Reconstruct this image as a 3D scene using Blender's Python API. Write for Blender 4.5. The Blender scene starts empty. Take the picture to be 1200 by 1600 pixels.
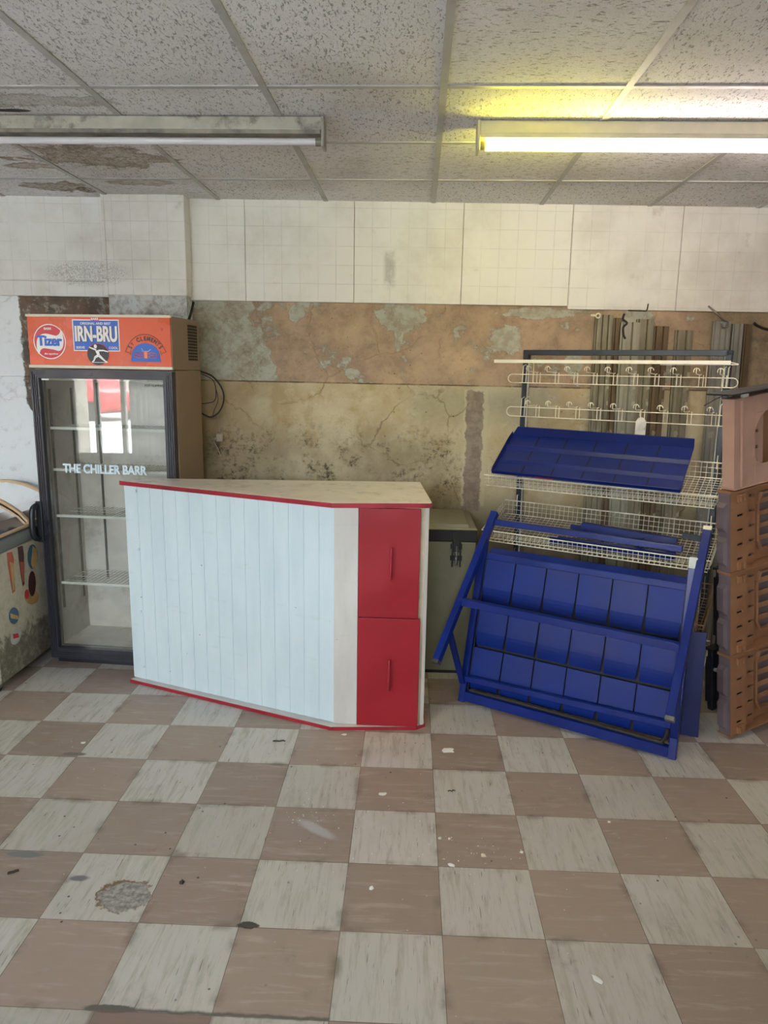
import bpy, bmesh, math, random
from mathutils import Vector, Matrix
random.seed(7)
sc = bpy.context.scene
COL = sc.collection
PI = math.pi

# ------------------------------------------------------------------ camera
H = 1.6493
def cam_rot(pitch, roll, yaw):
    cp, sp, cr, sr, cy, sy = math.cos(pitch), math.sin(pitch), math.cos(roll), math.sin(roll), math.cos(yaw), math.sin(yaw)
    B = Matrix(((1, 0, 0), (0, 0, -1), (0, 1, 0)))
    Rx = Matrix(((1, 0, 0), (0, cp, -sp), (0, sp, cp)))
    Rz = Matrix(((cr, -sr, 0), (sr, cr, 0), (0, 0, 1)))
    Ry = Matrix(((cy, 0, sy), (0, 1, 0), (-sy, 0, cy)))
    return Rz @ Rx @ Ry @ B
R3 = cam_rot(1.94302080e-01, 1.66626987e-02, 3.24503408e-02)
cam = bpy.data.cameras.new('camera')
cam.sensor_fit = 'VERTICAL'; cam.sensor_height = 24.0; cam.lens = 24.0 * 1131.06 / 1600.0
cam.clip_start = 0.02; cam.clip_end = 200
co = bpy.data.objects.new('camera', cam); COL.objects.link(co)
M4 = Matrix.Identity(4)
for i in range(3):
    M4[i][0] = R3[0][i]; M4[i][1] = -R3[1][i]; M4[i][2] = -R3[2][i]
M4[0][3], M4[1][3], M4[2][3] = 0, 0, H
co.matrix_world = M4
sc.camera = co

# ------------------------------------------------------------------ world, exposure
sc.view_settings.view_transform = 'Standard'
sc.view_settings.look = 'None'
sc.view_settings.gamma = 1.0
sc.view_settings.use_curve_mapping = False
sc.view_settings.exposure = 2.42
SKY = (0.86, 0.93, 1.0)
SKY_STRENGTH = 5.6
TUBE_STRENGTH = 9.5
sd = bpy.data.lights.new('sun', 'SUN'); sd.energy = 4.5; sd.angle = math.radians(1.0); sd.color = (1.0, 0.95, 0.88)
so = bpy.data.objects.new('sun', sd); COL.objects.link(so); so.rotation_euler = (math.radians(-38), 0.0, math.radians(12))   # stands behind the building, lights the street only
w = bpy.data.worlds.new('sky'); sc.world = w; w.use_nodes = True
bg = w.node_tree.nodes['Background']
bg.inputs[0].default_value = (*SKY, 1); bg.inputs[1].default_value = SKY_STRENGTH
sc.cycles.max_bounces = 8
sc.cycles.diffuse_bounces = 5
sc.cycles.glossy_bounces = 4
sc.cycles.transparent_max_bounces = 16
sc.cycles.caustics_reflective = False
sc.cycles.caustics_refractive = False
sc.cycles.sample_clamp_indirect = 6.0

# ------------------------------------------------------------------ node helpers
def srgb(r, g, b):
    f = lambda c: (c/255)/12.92 if c/255 <= 0.04045 else (((c/255)+0.055)/1.055)**2.4
    return (f(r), f(g), f(b), 1.0)

class NT:
    def __init__(s, name):
        s.m = bpy.data.materials.new(name); s.m.use_nodes = True
        s.t = s.m.node_tree; s.b = s.t.nodes['Principled BSDF']
        s.out = s.t.nodes['Material Output']
    def n(s, typ, **kw):
        nd = s.t.nodes.new(typ)
        for k, v in kw.items(): setattr(nd, k, v)
        return nd
    def put(s, sock, v):
        if v is None: return
        if isinstance(v, bpy.types.NodeSocket): s.t.links.new(v, sock)
        else:
            try: sock.default_value = v
            except Exception: sock.default_value = v[:3]
    def math(s, op, a, b=None, c=None, clamp=False):
        nd = s.n('ShaderNodeMath', operation=op, use_clamp=clamp)
        s.put(nd.inputs[0], a); s.put(nd.inputs[1], b); s.put(nd.inputs[2], c)
        return nd.outputs[0]
    def coord(s):
        return s.n('ShaderNodeTexCoord').outputs['Object']
    def sep(s, v):
        nd = s.n('ShaderNodeSeparateXYZ'); s.put(nd.inputs[0], v); return nd.outputs
    def comb(s, x, y, z):
        nd = s.n('ShaderNodeCombineXYZ'); s.put(nd.inputs[0], x); s.put(nd.inputs[1], y); s.put(nd.inputs[2], z); return nd.outputs[0]
    def vmul(s, v, k):
        nd = s.n('ShaderNodeVectorMath', operation='MULTIPLY'); s.put(nd.inputs[0], v); s.put(nd.inputs[1], k); return nd.outputs[0]
    def vadd(s, v, k):
        nd = s.n('ShaderNodeVectorMath', operation='ADD'); s.put(nd.inputs[0], v); s.put(nd.inputs[1], k); return nd.outputs[0]
    def noise(s, v, scale, detail=4, rough=0.55, dist=0.0, col=False):
        nd = s.n('ShaderNodeTexNoise'); s.put(nd.inputs['Vector'], v)
        nd.inputs['Scale'].default_value = scale; nd.inputs['Detail'].default_value = detail
        nd.inputs['Roughness'].default_value = rough; nd.inputs['Distortion'].default_value = dist
        return nd.outputs['Color' if col else 'Fac']
    def voro(s, v, scale, feature='F1', rnd=1.0):
        nd = s.n('ShaderNodeTexVoronoi', feature=feature); s.put(nd.inputs['Vector'], v)
        nd.inputs['Scale'].default_value = scale; nd.inputs['Randomness'].default_value = rnd
        return nd.outputs['Distance']
    def white(s, v):
        nd = s.n('ShaderNodeTexWhiteNoise', noise_dimensions='3D'); s.put(nd.inputs['Vector'], v); return nd.outputs['Value']
    def ss(s, x, a, b, lo=0.0, hi=1.0):       # smoothstep x from a..b to lo..hi
        nd = s.n('ShaderNodeMapRange', interpolation_type='SMOOTHSTEP')
        s.put(nd.inputs['Value'], x)
        for i, v in zip(('From Min', 'From Max', 'To Min', 'To Max'), (a, b, lo, hi)): s.put(nd.inputs[i], v)
        return nd.outputs['Result']
    def mix(s, f, a, b, mode='MIX'):
        nd = s.n('ShaderNodeMix', data_type='RGBA', blend_type=mode)
        s.put(nd.inputs[0], f); s.put(nd.inputs[6], a); s.put(nd.inputs[7], b); return nd.outputs[2]
    def box(s, x, y, x0, x1, y0, y1, e):      # soft mask of a rectangle
        a = s.math('MULTIPLY', s.ss(x, x0-e, x0+e), s.ss(x, x1-e, x1+e, 1.0, 0.0))
        b = s.math('MULTIPLY', s.ss(y, y0-e, y0+e), s.ss(y, y1-e, y1+e, 1.0, 0.0))
        return s.math('MULTIPLY', a, b)
    def ell(s, x, y, cx, cy, rx, ry, nz, amp, soft=0.1):   # noisy ellipse mask
        a = s.math('DIVIDE', s.math('SUBTRACT', x, cx), rx); b = s.math('DIVIDE', s.math('SUBTRACT', y, cy), ry)
        r = s.math('SQRT', s.math('ADD', s.math('MULTIPLY', a, a), s.math('MULTIPLY', b, b)))
        r = s.math('ADD', r, s.math('MULTIPLY', s.math('SUBTRACT', nz, 0.5), amp))
        return s.ss(r, 1.0-soft, 1.0+soft, 1.0, 0.0)
    def bump(s, h, strength=0.3, dist=0.01):
        nd = s.n('ShaderNodeBump'); nd.inputs['Strength'].default_value = strength; nd.inputs['Distance'].default_value = dist
        s.put(nd.inputs['Height'], h); s.t.links.new(nd.outputs[0], s.b.inputs['Normal'])
    def done(s, col=None, rough=None, metal=None, spec=None):
        s.put(s.b.inputs['Base Color'], col); s.put(s.b.inputs['Roughness'], rough); s.put(s.b.inputs['Metallic'], metal)
        if spec is not None: s.b.inputs['Specular IOR Level'].default_value = spec
        return s.m

def plain(name, rgb, rough=0.5, metal=0.0, var=0.12, scale=9.0, bump=0.0, dirt=None, dirt_amt=0.0, dirt_scale=5.0, spec=0.5):
    m = NT(name); v = m.coord()
    nz = m.noise(v, scale, 5)
    c = srgb(*rgb); dk = tuple(x*(1-var*2) for x in c[:3])+(1,); lt = tuple(min(1, x*(1+var)) for x in c[:3])+(1,)
    col = m.mix(m.ss(nz, 0.3, 0.7), dk, lt)
    if dirt:
        d = m.noise(m.vadd(v, (3.1, 1.7, 5.2)), dirt_scale, 8, 0.7)
        col = m.mix(m.math('MULTIPLY', m.ss(d, 0.5, 0.68), dirt_amt), col, srgb(*dirt))
    if bump: m.bump(m.noise(v, scale*8, 4), bump, 0.002)
    return m.done(col, m.ss(nz, 0.2, 0.8, max(0.02, rough-0.07), min(1, rough+0.07)), metal, spec)

# ------------------------------------------------------------------ materials
WA = math.radians(1.55)                      # the back wall is a little out of square
def YW(x): return 4.305 + math.tan(WA)*x     # back wall surface
CFA = -0.0114                                # ceiling grid angle
CX0, CY0, ZC = 0.1027, 3.8138, 2.5676
FX, FY, T = 0.13325, 3.0958, 0.3048

def mat_floor():
    m = NT('vinyl_floor_tiles'); v = m.coord(); x, y, z = m.sep(v)
    u = m.math('DIVIDE', m.math('SUBTRACT', x, FX), T); q = m.math('DIVIDE', m.math('SUBTRACT', y, FY), T)
    fu = m.math('FLOOR', u); fq = m.math('FLOOR', q)
    par = m.math('PINGPONG', m.math('ADD', fu, fq), 1.0)
    rnd = m.white(m.comb(fu, fq, 0.0)); rnd2 = m.white(m.comb(fq, fu, 4.0))
    big = m.noise(v, 1.6, 5, 0.6); med = m.noise(v, 9, 6, 0.65)
    light = m.mix(m.ss(rnd, 0, 1), srgb(193, 188, 182), srgb(181, 175, 168))
    dark = m.mix(m.ss(rnd2, 0, 1), srgb(160, 142, 130), srgb(148, 131, 120))
    # marbling streaks: along y on the light tiles, along x on the brown ones
    st1 = m.noise(m.vmul(v, (38, 4.5, 1)), 1.0, 6, 0.7, 0.6); st2 = m.noise(m.vmul(v, (4.5, 38, 1)), 1.0, 6, 0.7, 0.6)
    light = m.mix(m.ss(st1, 0.45, 0.70), light, srgb(166, 160, 148))
    ln1 = m.noise(m.vmul(v, (150, 9, 1)), 1.0, 3, 0.6, 0.3)
    light = m.mix(m.math('MULTIPLY', m.ss(ln1, 0.62, 0.70), m.math('MULTIPLY', m.ss(med, 0.40, 0.58), 0.8)), light, srgb(92, 82, 66))
    dark = m.mix(m.ss(st2, 0.5, 0.75, 0, 0.6), dark, srgb(186, 170, 160))
    ln2 = m.noise(m.vmul(m.vadd(v, (7, 3, 0)), (9, 150, 1)), 1.0, 3, 0.6, 0.3)
    dark = m.mix(m.ss(ln2, 0.68, 0.74, 0, 0.5), dark, srgb(180, 168, 158))
    col = m.mix(par, light, dark)
    # worn, dirty patches
    col = m.mix(m.ss(big, 0.5, 0.72, 0.0, 0.35), col, srgb(150, 140, 130))
    sm = m.noise(m.vadd(v, (4, 9, 0)), 5.5, 7, 0.7)
    col = m.mix(m.ss(sm, 0.58, 0.75, 0.0, 0.4), col, srgb(98, 92, 86))
    sc_ = m.noise(m.vmul(m.vadd(v, (1, 2, 0)), (3.0, 5.0, 1)), 2.2, 6, 0.7, 1.5)
    col = m.mix(m.ss(sc_, 0.63, 0.74, 0.0, 0.35), col, srgb(190, 186, 182))
    sp = m.voro(m.vadd(v, (0.3, 0.1, 0)), 16); spr = m.noise(m.vadd(v, (11, 3, 0)), 3.0, 2)
    col = m.mix(m.math('MULTIPLY', m.ss(sp, 0.035, 0.09, 1.0, 0.0), m.ss(spr, 0.45, 0.6)), col, srgb(60, 52, 46))
    # joints
    du = m.math('ABSOLUTE', m.math('SUBTRACT', m.math('FRACT', u), 0.5)); dq = m.math('ABSOLUTE', m.math('SUBTRACT', m.math('FRACT', q), 0.5))
    jw = m.noise(v, 3.0, 3)
    thr = m.math('ADD', 0.4965, m.math('MULTIPLY', m.math('SUBTRACT', 0.5, jw), 0.008))
    joint = m.math('GREATER_THAN', m.math('MAXIMUM', du, dq), thr)
    col = m.mix(m.math('MULTIPLY', joint, 0.75), col, srgb(70, 60, 52))
    near = m.ss(m.math('MAXIMUM', du, dq), 0.40, 0.5); nd = m.noise(v, 7.0, 5)
    col = m.mix(m.math('MULTIPLY', near, m.ss(nd, 0.50, 0.68, 0, 0.55)), col, srgb(96, 86, 76))
    # broken-out tile: bare screed
    nz = m.noise(v, 26, 6, 0.7); nz2 = m.noise(v, 55, 5, 0.7)
    hole = m.ell(x, y, -0.865, 1.985, 0.078, 0.066, nz, 1.3, 0.05)
    scr = m.mix(m.ss(nz2, 0.35, 0.65), srgb(118, 112, 106), srgb(170, 164, 160))
    ring = m.ell(x, y, -0.870, 1.988, 0.086, 0.072, nz, 1.3, 0.05)
    col = m.mix(ring, col, srgb(118, 92, 62)); col = m.mix(hole, col, scr)
    h2 = m.ell(x, y, -0.450, 1.884, 0.032, 0.014, nz, 1.4, 0.1); col = m.mix(h2, col, srgb(72, 66, 60))
    h3 = m.ell(x, y, -1.045, 2.057, 0.030, 0.014, nz, 1.0, 0.3); col = m.mix(h3, col, srgb(112, 112, 112))
    h4 = m.ell(x, y, -1.28, 2.162, 0.06, 0.016, nz, 1.0, 0.15); col = m.mix(h4, col, srgb(120, 122, 124))
    h6 = m.ell(x, y, -1.411, 2.815, 0.05, 0.014, nz, 1.2, 0.2); col = m.mix(h6, col, srgb(112, 108, 102))
    # filled seam at the very front
    yy = m.math('SUBTRACT', y, m.math('MULTIPLY', m.math('SUBTRACT', m.noise(m.vmul(v, (1, 0, 0)), 22, 4), 0.5), 0.02))
    seam = m.box(x, yy, -0.80, -0.17, 1.571, 1.581, 0.005)
    h5 = m.ell(x, y, -0.745, 1.578, 0.07, 0.013, nz, 1.0, 0.15)
    sm5 = m.math('MAXIMUM', seam, h5); col = m.mix(sm5, col, srgb(100, 96, 90))
    col = m.mix(m.math('MULTIPLY', m.box(x, yy, -0.79, -0.47, 1.35, 1.571, 0.005), 0.65), col, srgb(120, 98, 90))
    # pale scuffs
    ang = 0.62
    xr = m.math('ADD', m.math('MULTIPLY', m.math('SUBTRACT', x, -0.305), math.cos(ang)), m.math('MULTIPLY', m.math('SUBTRACT', y, 2.36), -math.sin(ang)))
    yr = m.math('ADD', m.math('MULTIPLY', m.math('SUBTRACT', x, -0.305), math.sin(ang)), m.math('MULTIPLY', m.math('SUBTRACT', y, 2.36), math.cos(ang)))
    s1 = m.ell(xr, yr, 0, 0, 0.085, 0.022, nz, 0.8, 0.4)
    col = m.mix(m.math('MULTIPLY', s1, 0.6), col, srgb(186, 186, 192))
    hgt = m.math('SUBTRACT', m.math('MULTIPLY', m.noise(v, 120, 3), 0.12), m.math('ADD', m.math('MULTIPLY', joint, 0.5), m.math('ADD', m.math('MULTIPLY', m.math('MAXIMUM', hole, h2), m.math('SUBTRACT', 2.2, nz2)), m.math('MULTIPLY', sm5, -0.3))))
    m.bump(hgt, 0.5, 0.004)
    return m.done(col, m.ss(med, 0.3, 0.7, 0.38, 0.62), 0, 0.4)

def mat_ceiling():
    m = NT('fissured_ceiling_tile'); v0 = m.coord(); x, y, z = m.sep(v0)
    dx = m.math('SUBTRACT', x, CX0); dy = m.math('SUBTRACT', y, CY0)
    c, s_ = math.cos(-CFA), math.sin(-CFA)
    xr = m.math('SUBTRACT', m.math('MULTIPLY', dx, c), m.math('MULTIPLY', dy, s_)); yr = m.math('ADD', m.math('MULTIPLY', dx, s_), m.math('MULTIPLY', dy, c))
    tu = m.math('FLOOR', m.math('DIVIDE', xr, 0.6)); tv = m.math('FLOOR', m.math('DIVIDE', yr, 0.6))
    rnd = m.white(m.comb(tu, tv, 0.0)); r2 = m.white(m.comb(tv, tu, 3.0))
    off = m.math('MULTIPLY', rnd, 13.0)
    va = m.comb(m.math('ADD', m.math('MULTIPLY', xr, 118.0), off), m.math('MULTIPLY', yr, 44.0), off)
    vb = m.comb(m.math('ADD', m.math('MULTIPLY', xr, 44.0), off), m.math('MULTIPLY', yr, 118.0), off)
    na = m.noise(va, 1.0, 3, 0.5, 1.2); nb = m.noise(vb, 1.0, 3, 0.5, 1.2)
    pick = m.math('GREATER_THAN', r2, 0.62)
    nn = m.math('ADD', m.math('MULTIPLY', nb, pick), m.math('MULTIPLY', na, m.math('SUBTRACT', 1.0, pick)))
    pit = m.ss(nn, 0.575, 0.64)
    fine = m.noise(v0, 240, 2)
    base = m.mix(rnd, srgb(247, 245, 247), srgb(238, 236, 238))
    base = m.mix(m.ss(fine, 0.4, 0.7, 0, 0.35), base, srgb(190, 189, 190))
    big = m.noise(v0, 1.7, 4)
    base = m.mix(m.ss(big, 0.52, 0.75, 0, 0.3), base, srgb(166, 156, 142))
    # water stains by the pier
    nz = m.noise(v0, 5, 8, 0.72, 0.8); fz = m.noise(v0, 34, 7, 0.75, 1.0)
    def stain(col, cx, cy, rx, ry, rgb, amt, amp=1.5):
        k = m.ell(x, y, cx, cy, rx, ry, nz, amp, 0.12)
        inner = m.ell(x, y, cx, cy, rx*0.8, ry*0.8, nz, amp, 0.35)
        tex = m.ss(fz, 0.40, 0.62, 0.35, 0.9)
        col = m.mix(m.math('MULTIPLY', m.math('MULTIPLY', k, tex), amt), col, srgb(*rgb))
        edge = m.math('SUBTRACT', k, inner)
        return m.mix(m.math('MULTIPLY', m.math('MAXIMUM', edge, 0.0), amt*0.6), col, srgb(118, 96, 66))
    col = stain(base, -1.43, 3.46, 0.30, 0.17, (152, 136, 104), 0.9, 3.4)
    col = stain(col, -1.80, 3.62, 0.12, 0.05, (156, 130, 100), 0.8, 2.6)
    col = stain(col, -1.90, 3.99, 0.20, 0.10, (140, 118, 84), 0.95, 3.0)
    col = stain(col, -1.75, 4.08, 0.055, 0.06, (84, 58, 36), 0.95, 1.0)
    col = stain(col, -1.38, 3.91, 0.14, 0.06, (166, 150, 124), 0.7, 3.0)
    col = stain(col, -1.33, 2.77, 0.26, 0.06, (158, 148, 132), 0.6, 3.2)
    k = m.ell(x, y, -1.49, 2.865, 0.07, 0.018, nz, 1.0, 0.1); col = m.mix(m.math('MULTIPLY', k, 0.9), col, srgb(40, 34, 30))
    col = m.mix(m.math('MULTIPLY', pit, 0.62), col, srgb(120, 116, 115))
    m.bump(m.math('SUBTRACT', m.math('MULTIPLY', fine, 0.25), pit), 0.7, 0.004)
    return m.done(col, 0.95, 0, 0.1)

def mat_panels():       # white tile-patterned hardboard band over the plaster
    m = NT('white_tileboard'); v = m.coord(); x, y, z = m.sep(v)
    gx = m.math('ABSOLUTE', m.math('SUBTRACT', m.math('FRACT', m.math('DIVIDE', m.math('SUBTRACT', x, -0.332), 0.1021)), 0.5))
    gz = m.math('ABSOLUTE', m.math('SUBTRACT', m.math('FRACT', m.math('DIVIDE', m.math('SUBTRACT', z, 2.02), 0.1021)), 0.5))
    nz = m.noise(v, 2.2, 6, 0.65); mk = m.noise(m.vadd(v, (5, 2, 8)), 3.5, 3)
    grid = m.math('MULTIPLY', m.ss(m.math('MAXIMUM', gx, gz), 0.478, 0.492), m.ss(mk, 0.3, 0.62, 0.12, 1.0))
    col = m.mix(m.ss(nz, 0.4, 0.7), srgb(228, 227, 226), srgb(208, 205, 200))
    nd = m.noise(m.vadd(v, (1, 6, 2)), 6.5, 8, 0.7)
    col = m.mix(m.ss(nd, 0.60, 0.76, 0, 0.45), col, srgb(140, 132, 120))
    # scuffs and damp marks
    k = m.math('MULTIPLY', m.box(x, z, -0.16, -0.10, 2.10, 2.30, 0.015), m.ss(nd, 0.42, 0.6)); col = m.mix(m.math('MULTIPLY', k, 0.6), col, srgb(150, 150, 148))
    dm = m.ell(x, z, -1.82, 2.16, 0.26, 0.06, nz, 1.8, 0.35); dt = m.ss(m.noise(v, 130, 6, 0.7), 0.40, 0.62)
    col = m.mix(m.math('MULTIPLY', m.math('MULTIPLY', dm, dt), 0.55), col, srgb(104, 104, 106))
    col = m.mix(m.math('MULTIPLY', grid, 0.24), col, srgb(140, 136, 130))
    m.bump(m.math('SUBTRACT', m.math('MULTIPLY', nz, 0.2), grid), 0.35, 0.002)
    return m.done(col, 0.42, 0, 0.4)

def mat_plaster():
    m = NT('stripped_old_plaster'); v = m.coord(); x, y, z = m.sep(v)
    n1 = m.noise(v, 2.4, 7, 0.62); n2 = m.noise(m.vadd(v, (4, 8, 1)), 5.5, 8, 0.68); n3 = m.noise(m.vadd(v, (9, 1, 3)), 16, 7, 0.7); n4 = m.noise(v, 60, 5, 0.7)
    wob = m.math('MULTIPLY', m.math('SUBTRACT', n3, 0.5), 0.07); wob2 = m.math('MULTIPLY', m.math('SUBTRACT', n2, 0.5), 0.30)
    # upper strip: salmon plaster with leftover pale paint
    up = m.mix(m.ss(n2, 0.38, 0.60), srgb(176, 152, 130), srgb(152, 130, 113))
    up = m.mix(m.ss(n1, 0.5, 0.68, 0, 0.7), up, srgb(196, 172, 140))
    up = m.mix(m.ss(n3, 0.55, 0.7, 0, 0.5), up, srgb(172, 160, 138))
    up = m.mix(m.ss(n4, 0.56, 0.68, 0, 0.45), up, srgb(120, 98, 80)); up = m.mix(m.ss(n4, 0.40, 0.30, 0, 0.35), up, srgb(206, 190, 164))
    paint = m.mix(m.ss(n3, 0.4, 0.6), srgb(176, 176, 166), srgb(158, 152, 138))
    p1 = m.ss(n2, 0.560, 0.572); p1 = m.math('MULTIPLY', p1, m.ss(n1, 0.40, 0.48))
    # large leftover area at the left, stepping down to the right
    lim = m.math('ADD', -0.78, m.math('MULTIPLY', m.ss(z, 1.62, 1.98), -0.16))
    lim = m.math('ADD', lim, wob2)
    p2 = m.ss(m.math('SUBTRACT', lim, x), -0.004, 0.008)
    rough_out = m.ss(n3, 0.60, 0.63, 1.0, 0.25)
    paintm = m.math('MAXIMUM', p1, m.math('MULTIPLY', p2, rough_out))
    for (cx, cz, rx, rz) in ((-0.06, 1.94, 0.14, 0.085), (-0.075, 1.82, 0.025, 0.07), (0.55, 1.83, 0.10, 0.08), (0.72, 1.98, 0.2, 0.03), (-0.66, 1.96, 0.045, 0.05), (0.95, 1.70, 0.05, 0.07), (-0.34, 1.62, 0.04, 0.03), (1.3, 1.95, 0.1, 0.05)):
        paintm = m.math('MAXIMUM', paintm, m.ell(x, z, cx, cz, rx, rz, n3, 1.6, 0.05))
    up = m.mix(paintm, up, paint)
    rim = m.math('MULTIPLY', m.ss(n2, 0.555, 0.575), m.ss(n2, 0.59, 0.60, 1.0, 0.0)); up = m.mix(m.math('MULTIPLY', rim, 0.3), up, srgb(120, 100, 80))
    # right end, behind the metal sheets: grey brown
    up = m.mix(m.math('MULTIPLY', m.ss(x, 1.55, 1.75), 0.75), up, m.mix(m.ss(n3, 0.4, 0.6), srgb(138, 122, 98), srgb(112, 98, 78)))
    # lower part: cream and olive skim
    lo = m.mix(m.ss(n1, 0.35, 0.65), srgb(200, 188, 160), srgb(180, 162, 128))
    lo = m.mix(m.ss(n2, 0.48, 0.66, 0, 0.7), lo, srgb(168, 148, 108))
    lo = m.mix(m.ss(n3, 0.52, 0.72, 0, 0.6), lo, srgb(206, 200, 178))
    lo = m.mix(m.ss(x, -0.55, -1.15, 0, 0.55), lo, srgb(128, 104, 76))  # browner towards the fridge: its shadow put into the wall colour
    lo = m.mix(m.math('MULTIPLY', m.box(x, z, 0.0, 0.85, 1.36, 1.56, 0.09), 0.5), lo, srgb(150, 150, 134))
    # mould, denser low down
    n5 = m.noise(m.vadd(v, (2, 7, 4)), 32, 8, 0.8)
    mo = m.math('MULTIPLY', m.ss(n5, 0.47, 0.60), m.ss(n2, 0.42, 0.60)); zz = m.math('ADD', z, wob2)
    mo1 = m.math('MULTIPLY', mo, m.math('MULTIPLY', m.box(x, zz, -1.25, 0.34, 0.9, 1.30, 0.16), 0.95))
    lo = m.mix(m.math('MULTIPLY', m.math('MULTIPLY', m.box(x, zz, -1.35, 0.30, 0.7, 1.26, 0.16), m.ss(n1, 0.35, 0.6, 0.5, 1.0)), 0.55), lo, srgb(112, 104, 90))
    lo = m.mix(mo1, lo, srgb(62, 58, 52)); lo = m.mix(m.ss(n4, 0.60, 0.70, 0, 0.5), lo, srgb(120, 104, 76))
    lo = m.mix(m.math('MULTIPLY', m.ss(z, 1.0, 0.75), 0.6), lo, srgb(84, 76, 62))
    # patched chase
    xx = m.math('ADD', x, wob)
    ch = m.box(xx, m.math('ADD', z, wob), 0.335, 0.435, 0.82, 1.535, 0.004)
    lo = m.mix(m.math('MULTIPLY', m.box(xx, z, 0.322, 0.462, 0.85, 1.545, 0.006), 0.6), lo, srgb(196, 186, 160))
    lo = m.mix(ch, lo, m.mix(m.ss(n3, 0.4, 0.6), srgb(152, 138, 126), srgb(132, 118, 108)))
    # hairline cracks
    cv = m.vadd(v, m.vmul(m.noise(v, 3.0, 4, 0.6, 0, True), (0.25, 0.25, 0.25)))
    cr = m.math('MULTIPLY', m.ss(m.voro(cv, 2.6, 'DISTANCE_TO_EDGE'), 0.004, 0.014, 1.0, 0.0), m.ss(n1, 0.44, 0.58))
    lo = m.mix(m.math('MULTIPLY', cr, 0.38), lo, srgb(98, 82, 58))
    zb = m.math('ADD', z, m.math('MULTIPLY', m.math('SUBTRACT', n3, 0.5), 0.025))
    lev = m.math('ADD', 1.566, m.math('MULTIPLY', x, -0.004))
    top = m.ss(m.math('SUBTRACT', zb, lev), -0.004, 0.004)
    col = m.mix(top, lo, up)
    ledge = m.ss(m.math('ABSOLUTE', m.math('SUBTRACT', z, m.math('ADD', lev, m.math('MULTIPLY', wob, 0.05)))), 0.002, 0.006, 1.0, 0.0)
    col = m.mix(m.math('MULTIPLY', ledge, m.ss(n2, 0.4, 0.55, 0.3, 0.8)), col, srgb(92, 72, 54))
    sp = m.voro(v, 21); col = m.mix(m.math('MULTIPLY', m.ss(sp, 0.05, 0.11, 1, 0), m.ss(n1, 0.47, 0.6, 0, 0.8)), col, srgb(70, 58, 44))
    # left of the pier: whitewash with a ragged edge
    wx = m.math('ADD', m.math('SUBTRACT', x, m.ss(z, 1.45, 1.05, 0.0, 0.30)), m.math('MULTIPLY', wob, 1.0))
    white = m.ss(wx, -2.255, -2.265)
    wc = m.mix(m.ss(n3, 0.52, 0.75), srgb(232, 235, 238), srgb(200, 200, 198))
    col = m.mix(m.ss(x, -1.5, -1.6), col, m.mix(m.ss(n3, 0.52, 0.62), m.mix(m.ss(n2, 0.4, 0.6), srgb(122, 100, 86), srgb(92, 86, 80)), srgb(160, 156, 150)))
    col = m.mix(white, col, wc)
    m.bump(m.math('ADD', m.math('MULTIPLY', n4, 0.25), m.math('ADD', m.math('MULTIPLY', m.math('MULTIPLY', paintm, top), 0.8), m.math('ADD', m.math('MULTIPLY', top, 1.0), m.math('SUBTRACT', white, cr)))), 0.6, 0.005)
    return m.done(col, 0.85, 0, 0.25)

def mat_pier_low():
    m = NT('flaking_whitewash'); v = m.coord(); x, y, z = m.sep(v)
    n = m.noise(v, 24, 8, 0.75); n2 = m.noise(v, 6, 6)
    col = m.mix(m.ss(n, 0.44, 0.60), srgb(206, 210, 212), srgb(172, 172, 172))
    col = m.mix(m.ss(n2, 0.5, 0.65, 0, 0.5), col, srgb(128, 118, 108))
    m.bump(n, 0.6, 0.006)
    return m.done(col, 0.8)

def mat_wood_white(name, a, b):
    m = NT(name); v = m.coord()
    n = m.noise(m.vmul(v, (1, 1, 0.25)), 9, 5); n2 = m.noise(v, 30, 6, 0.7); n3 = m.noise(m.vmul(v, (3, 3, 14)), 1.6, 5, 0.7)
    col = m.mix(m.ss(n, 0.35, 0.7), srgb(*a), srgb(*b))
    col = m.mix(m.ss(n3, 0.60, 0.72, 0, 0.25), col, srgb(170, 176, 174))
    sp = m.voro(v, 12); col = m.mix(m.math('MULTIPLY', m.ss(sp, 0.03, 0.06, 1, 0), m.ss(n2, 0.5, 0.6)), col, srgb(90, 80, 70))
    return m.done(col, 0.38, 0, 0.5)

def mat_glass(name, tint=(0.93, 0.97, 0.96), rough=0.0, boost=1.0):
    m = NT(name); t = m.t
    tr = m.n('ShaderNodeBsdfTransparent'); tr.inputs[0].default_value = (*tint, 1)
    gl = m.n('ShaderNodeBsdfGlossy'); gl.inputs[0].default_value = (1, 1, 1, 1); gl.inputs['Roughness'].default_value = rough
    fr = m.n('ShaderNodeFresnel'); fr.inputs[0].default_value = 1.5
    f = m.math('MULTIPLY', fr.outputs[0], boost, clamp=True)
    mx = m.n('ShaderNodeMixShader'); m.put(mx.inputs[0], f); t.links.new(tr.outputs[0], mx.inputs[1]); t.links.new(gl.outputs[0], mx.inputs[2])
    t.links.new(mx.outputs[0], m.out.inputs['Surface'])
    return m.m

def mat_tube_lit():
    m = NT('lit_fluorescent_tube'); v = m.coord(); x, y, z = m.sep(v)
    k = m.ss(x, -0.10, -0.72)
    em = m.n('ShaderNodeEmission'); m.put(em.inputs[0], m.mix(k, (1.0, 0.84, 0.76, 1), (0.95, 0.86, 0.08, 1)))
    m.put(em.inputs[1], m.math('MULTIPLY', m.math('ADD', 1.0, m.math('MULTIPLY', k, 0.7)), TUBE_STRENGTH*0.9))
    m.t.links.new(em.outputs[0], m.out.inputs['Surface']); return m.m

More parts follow.
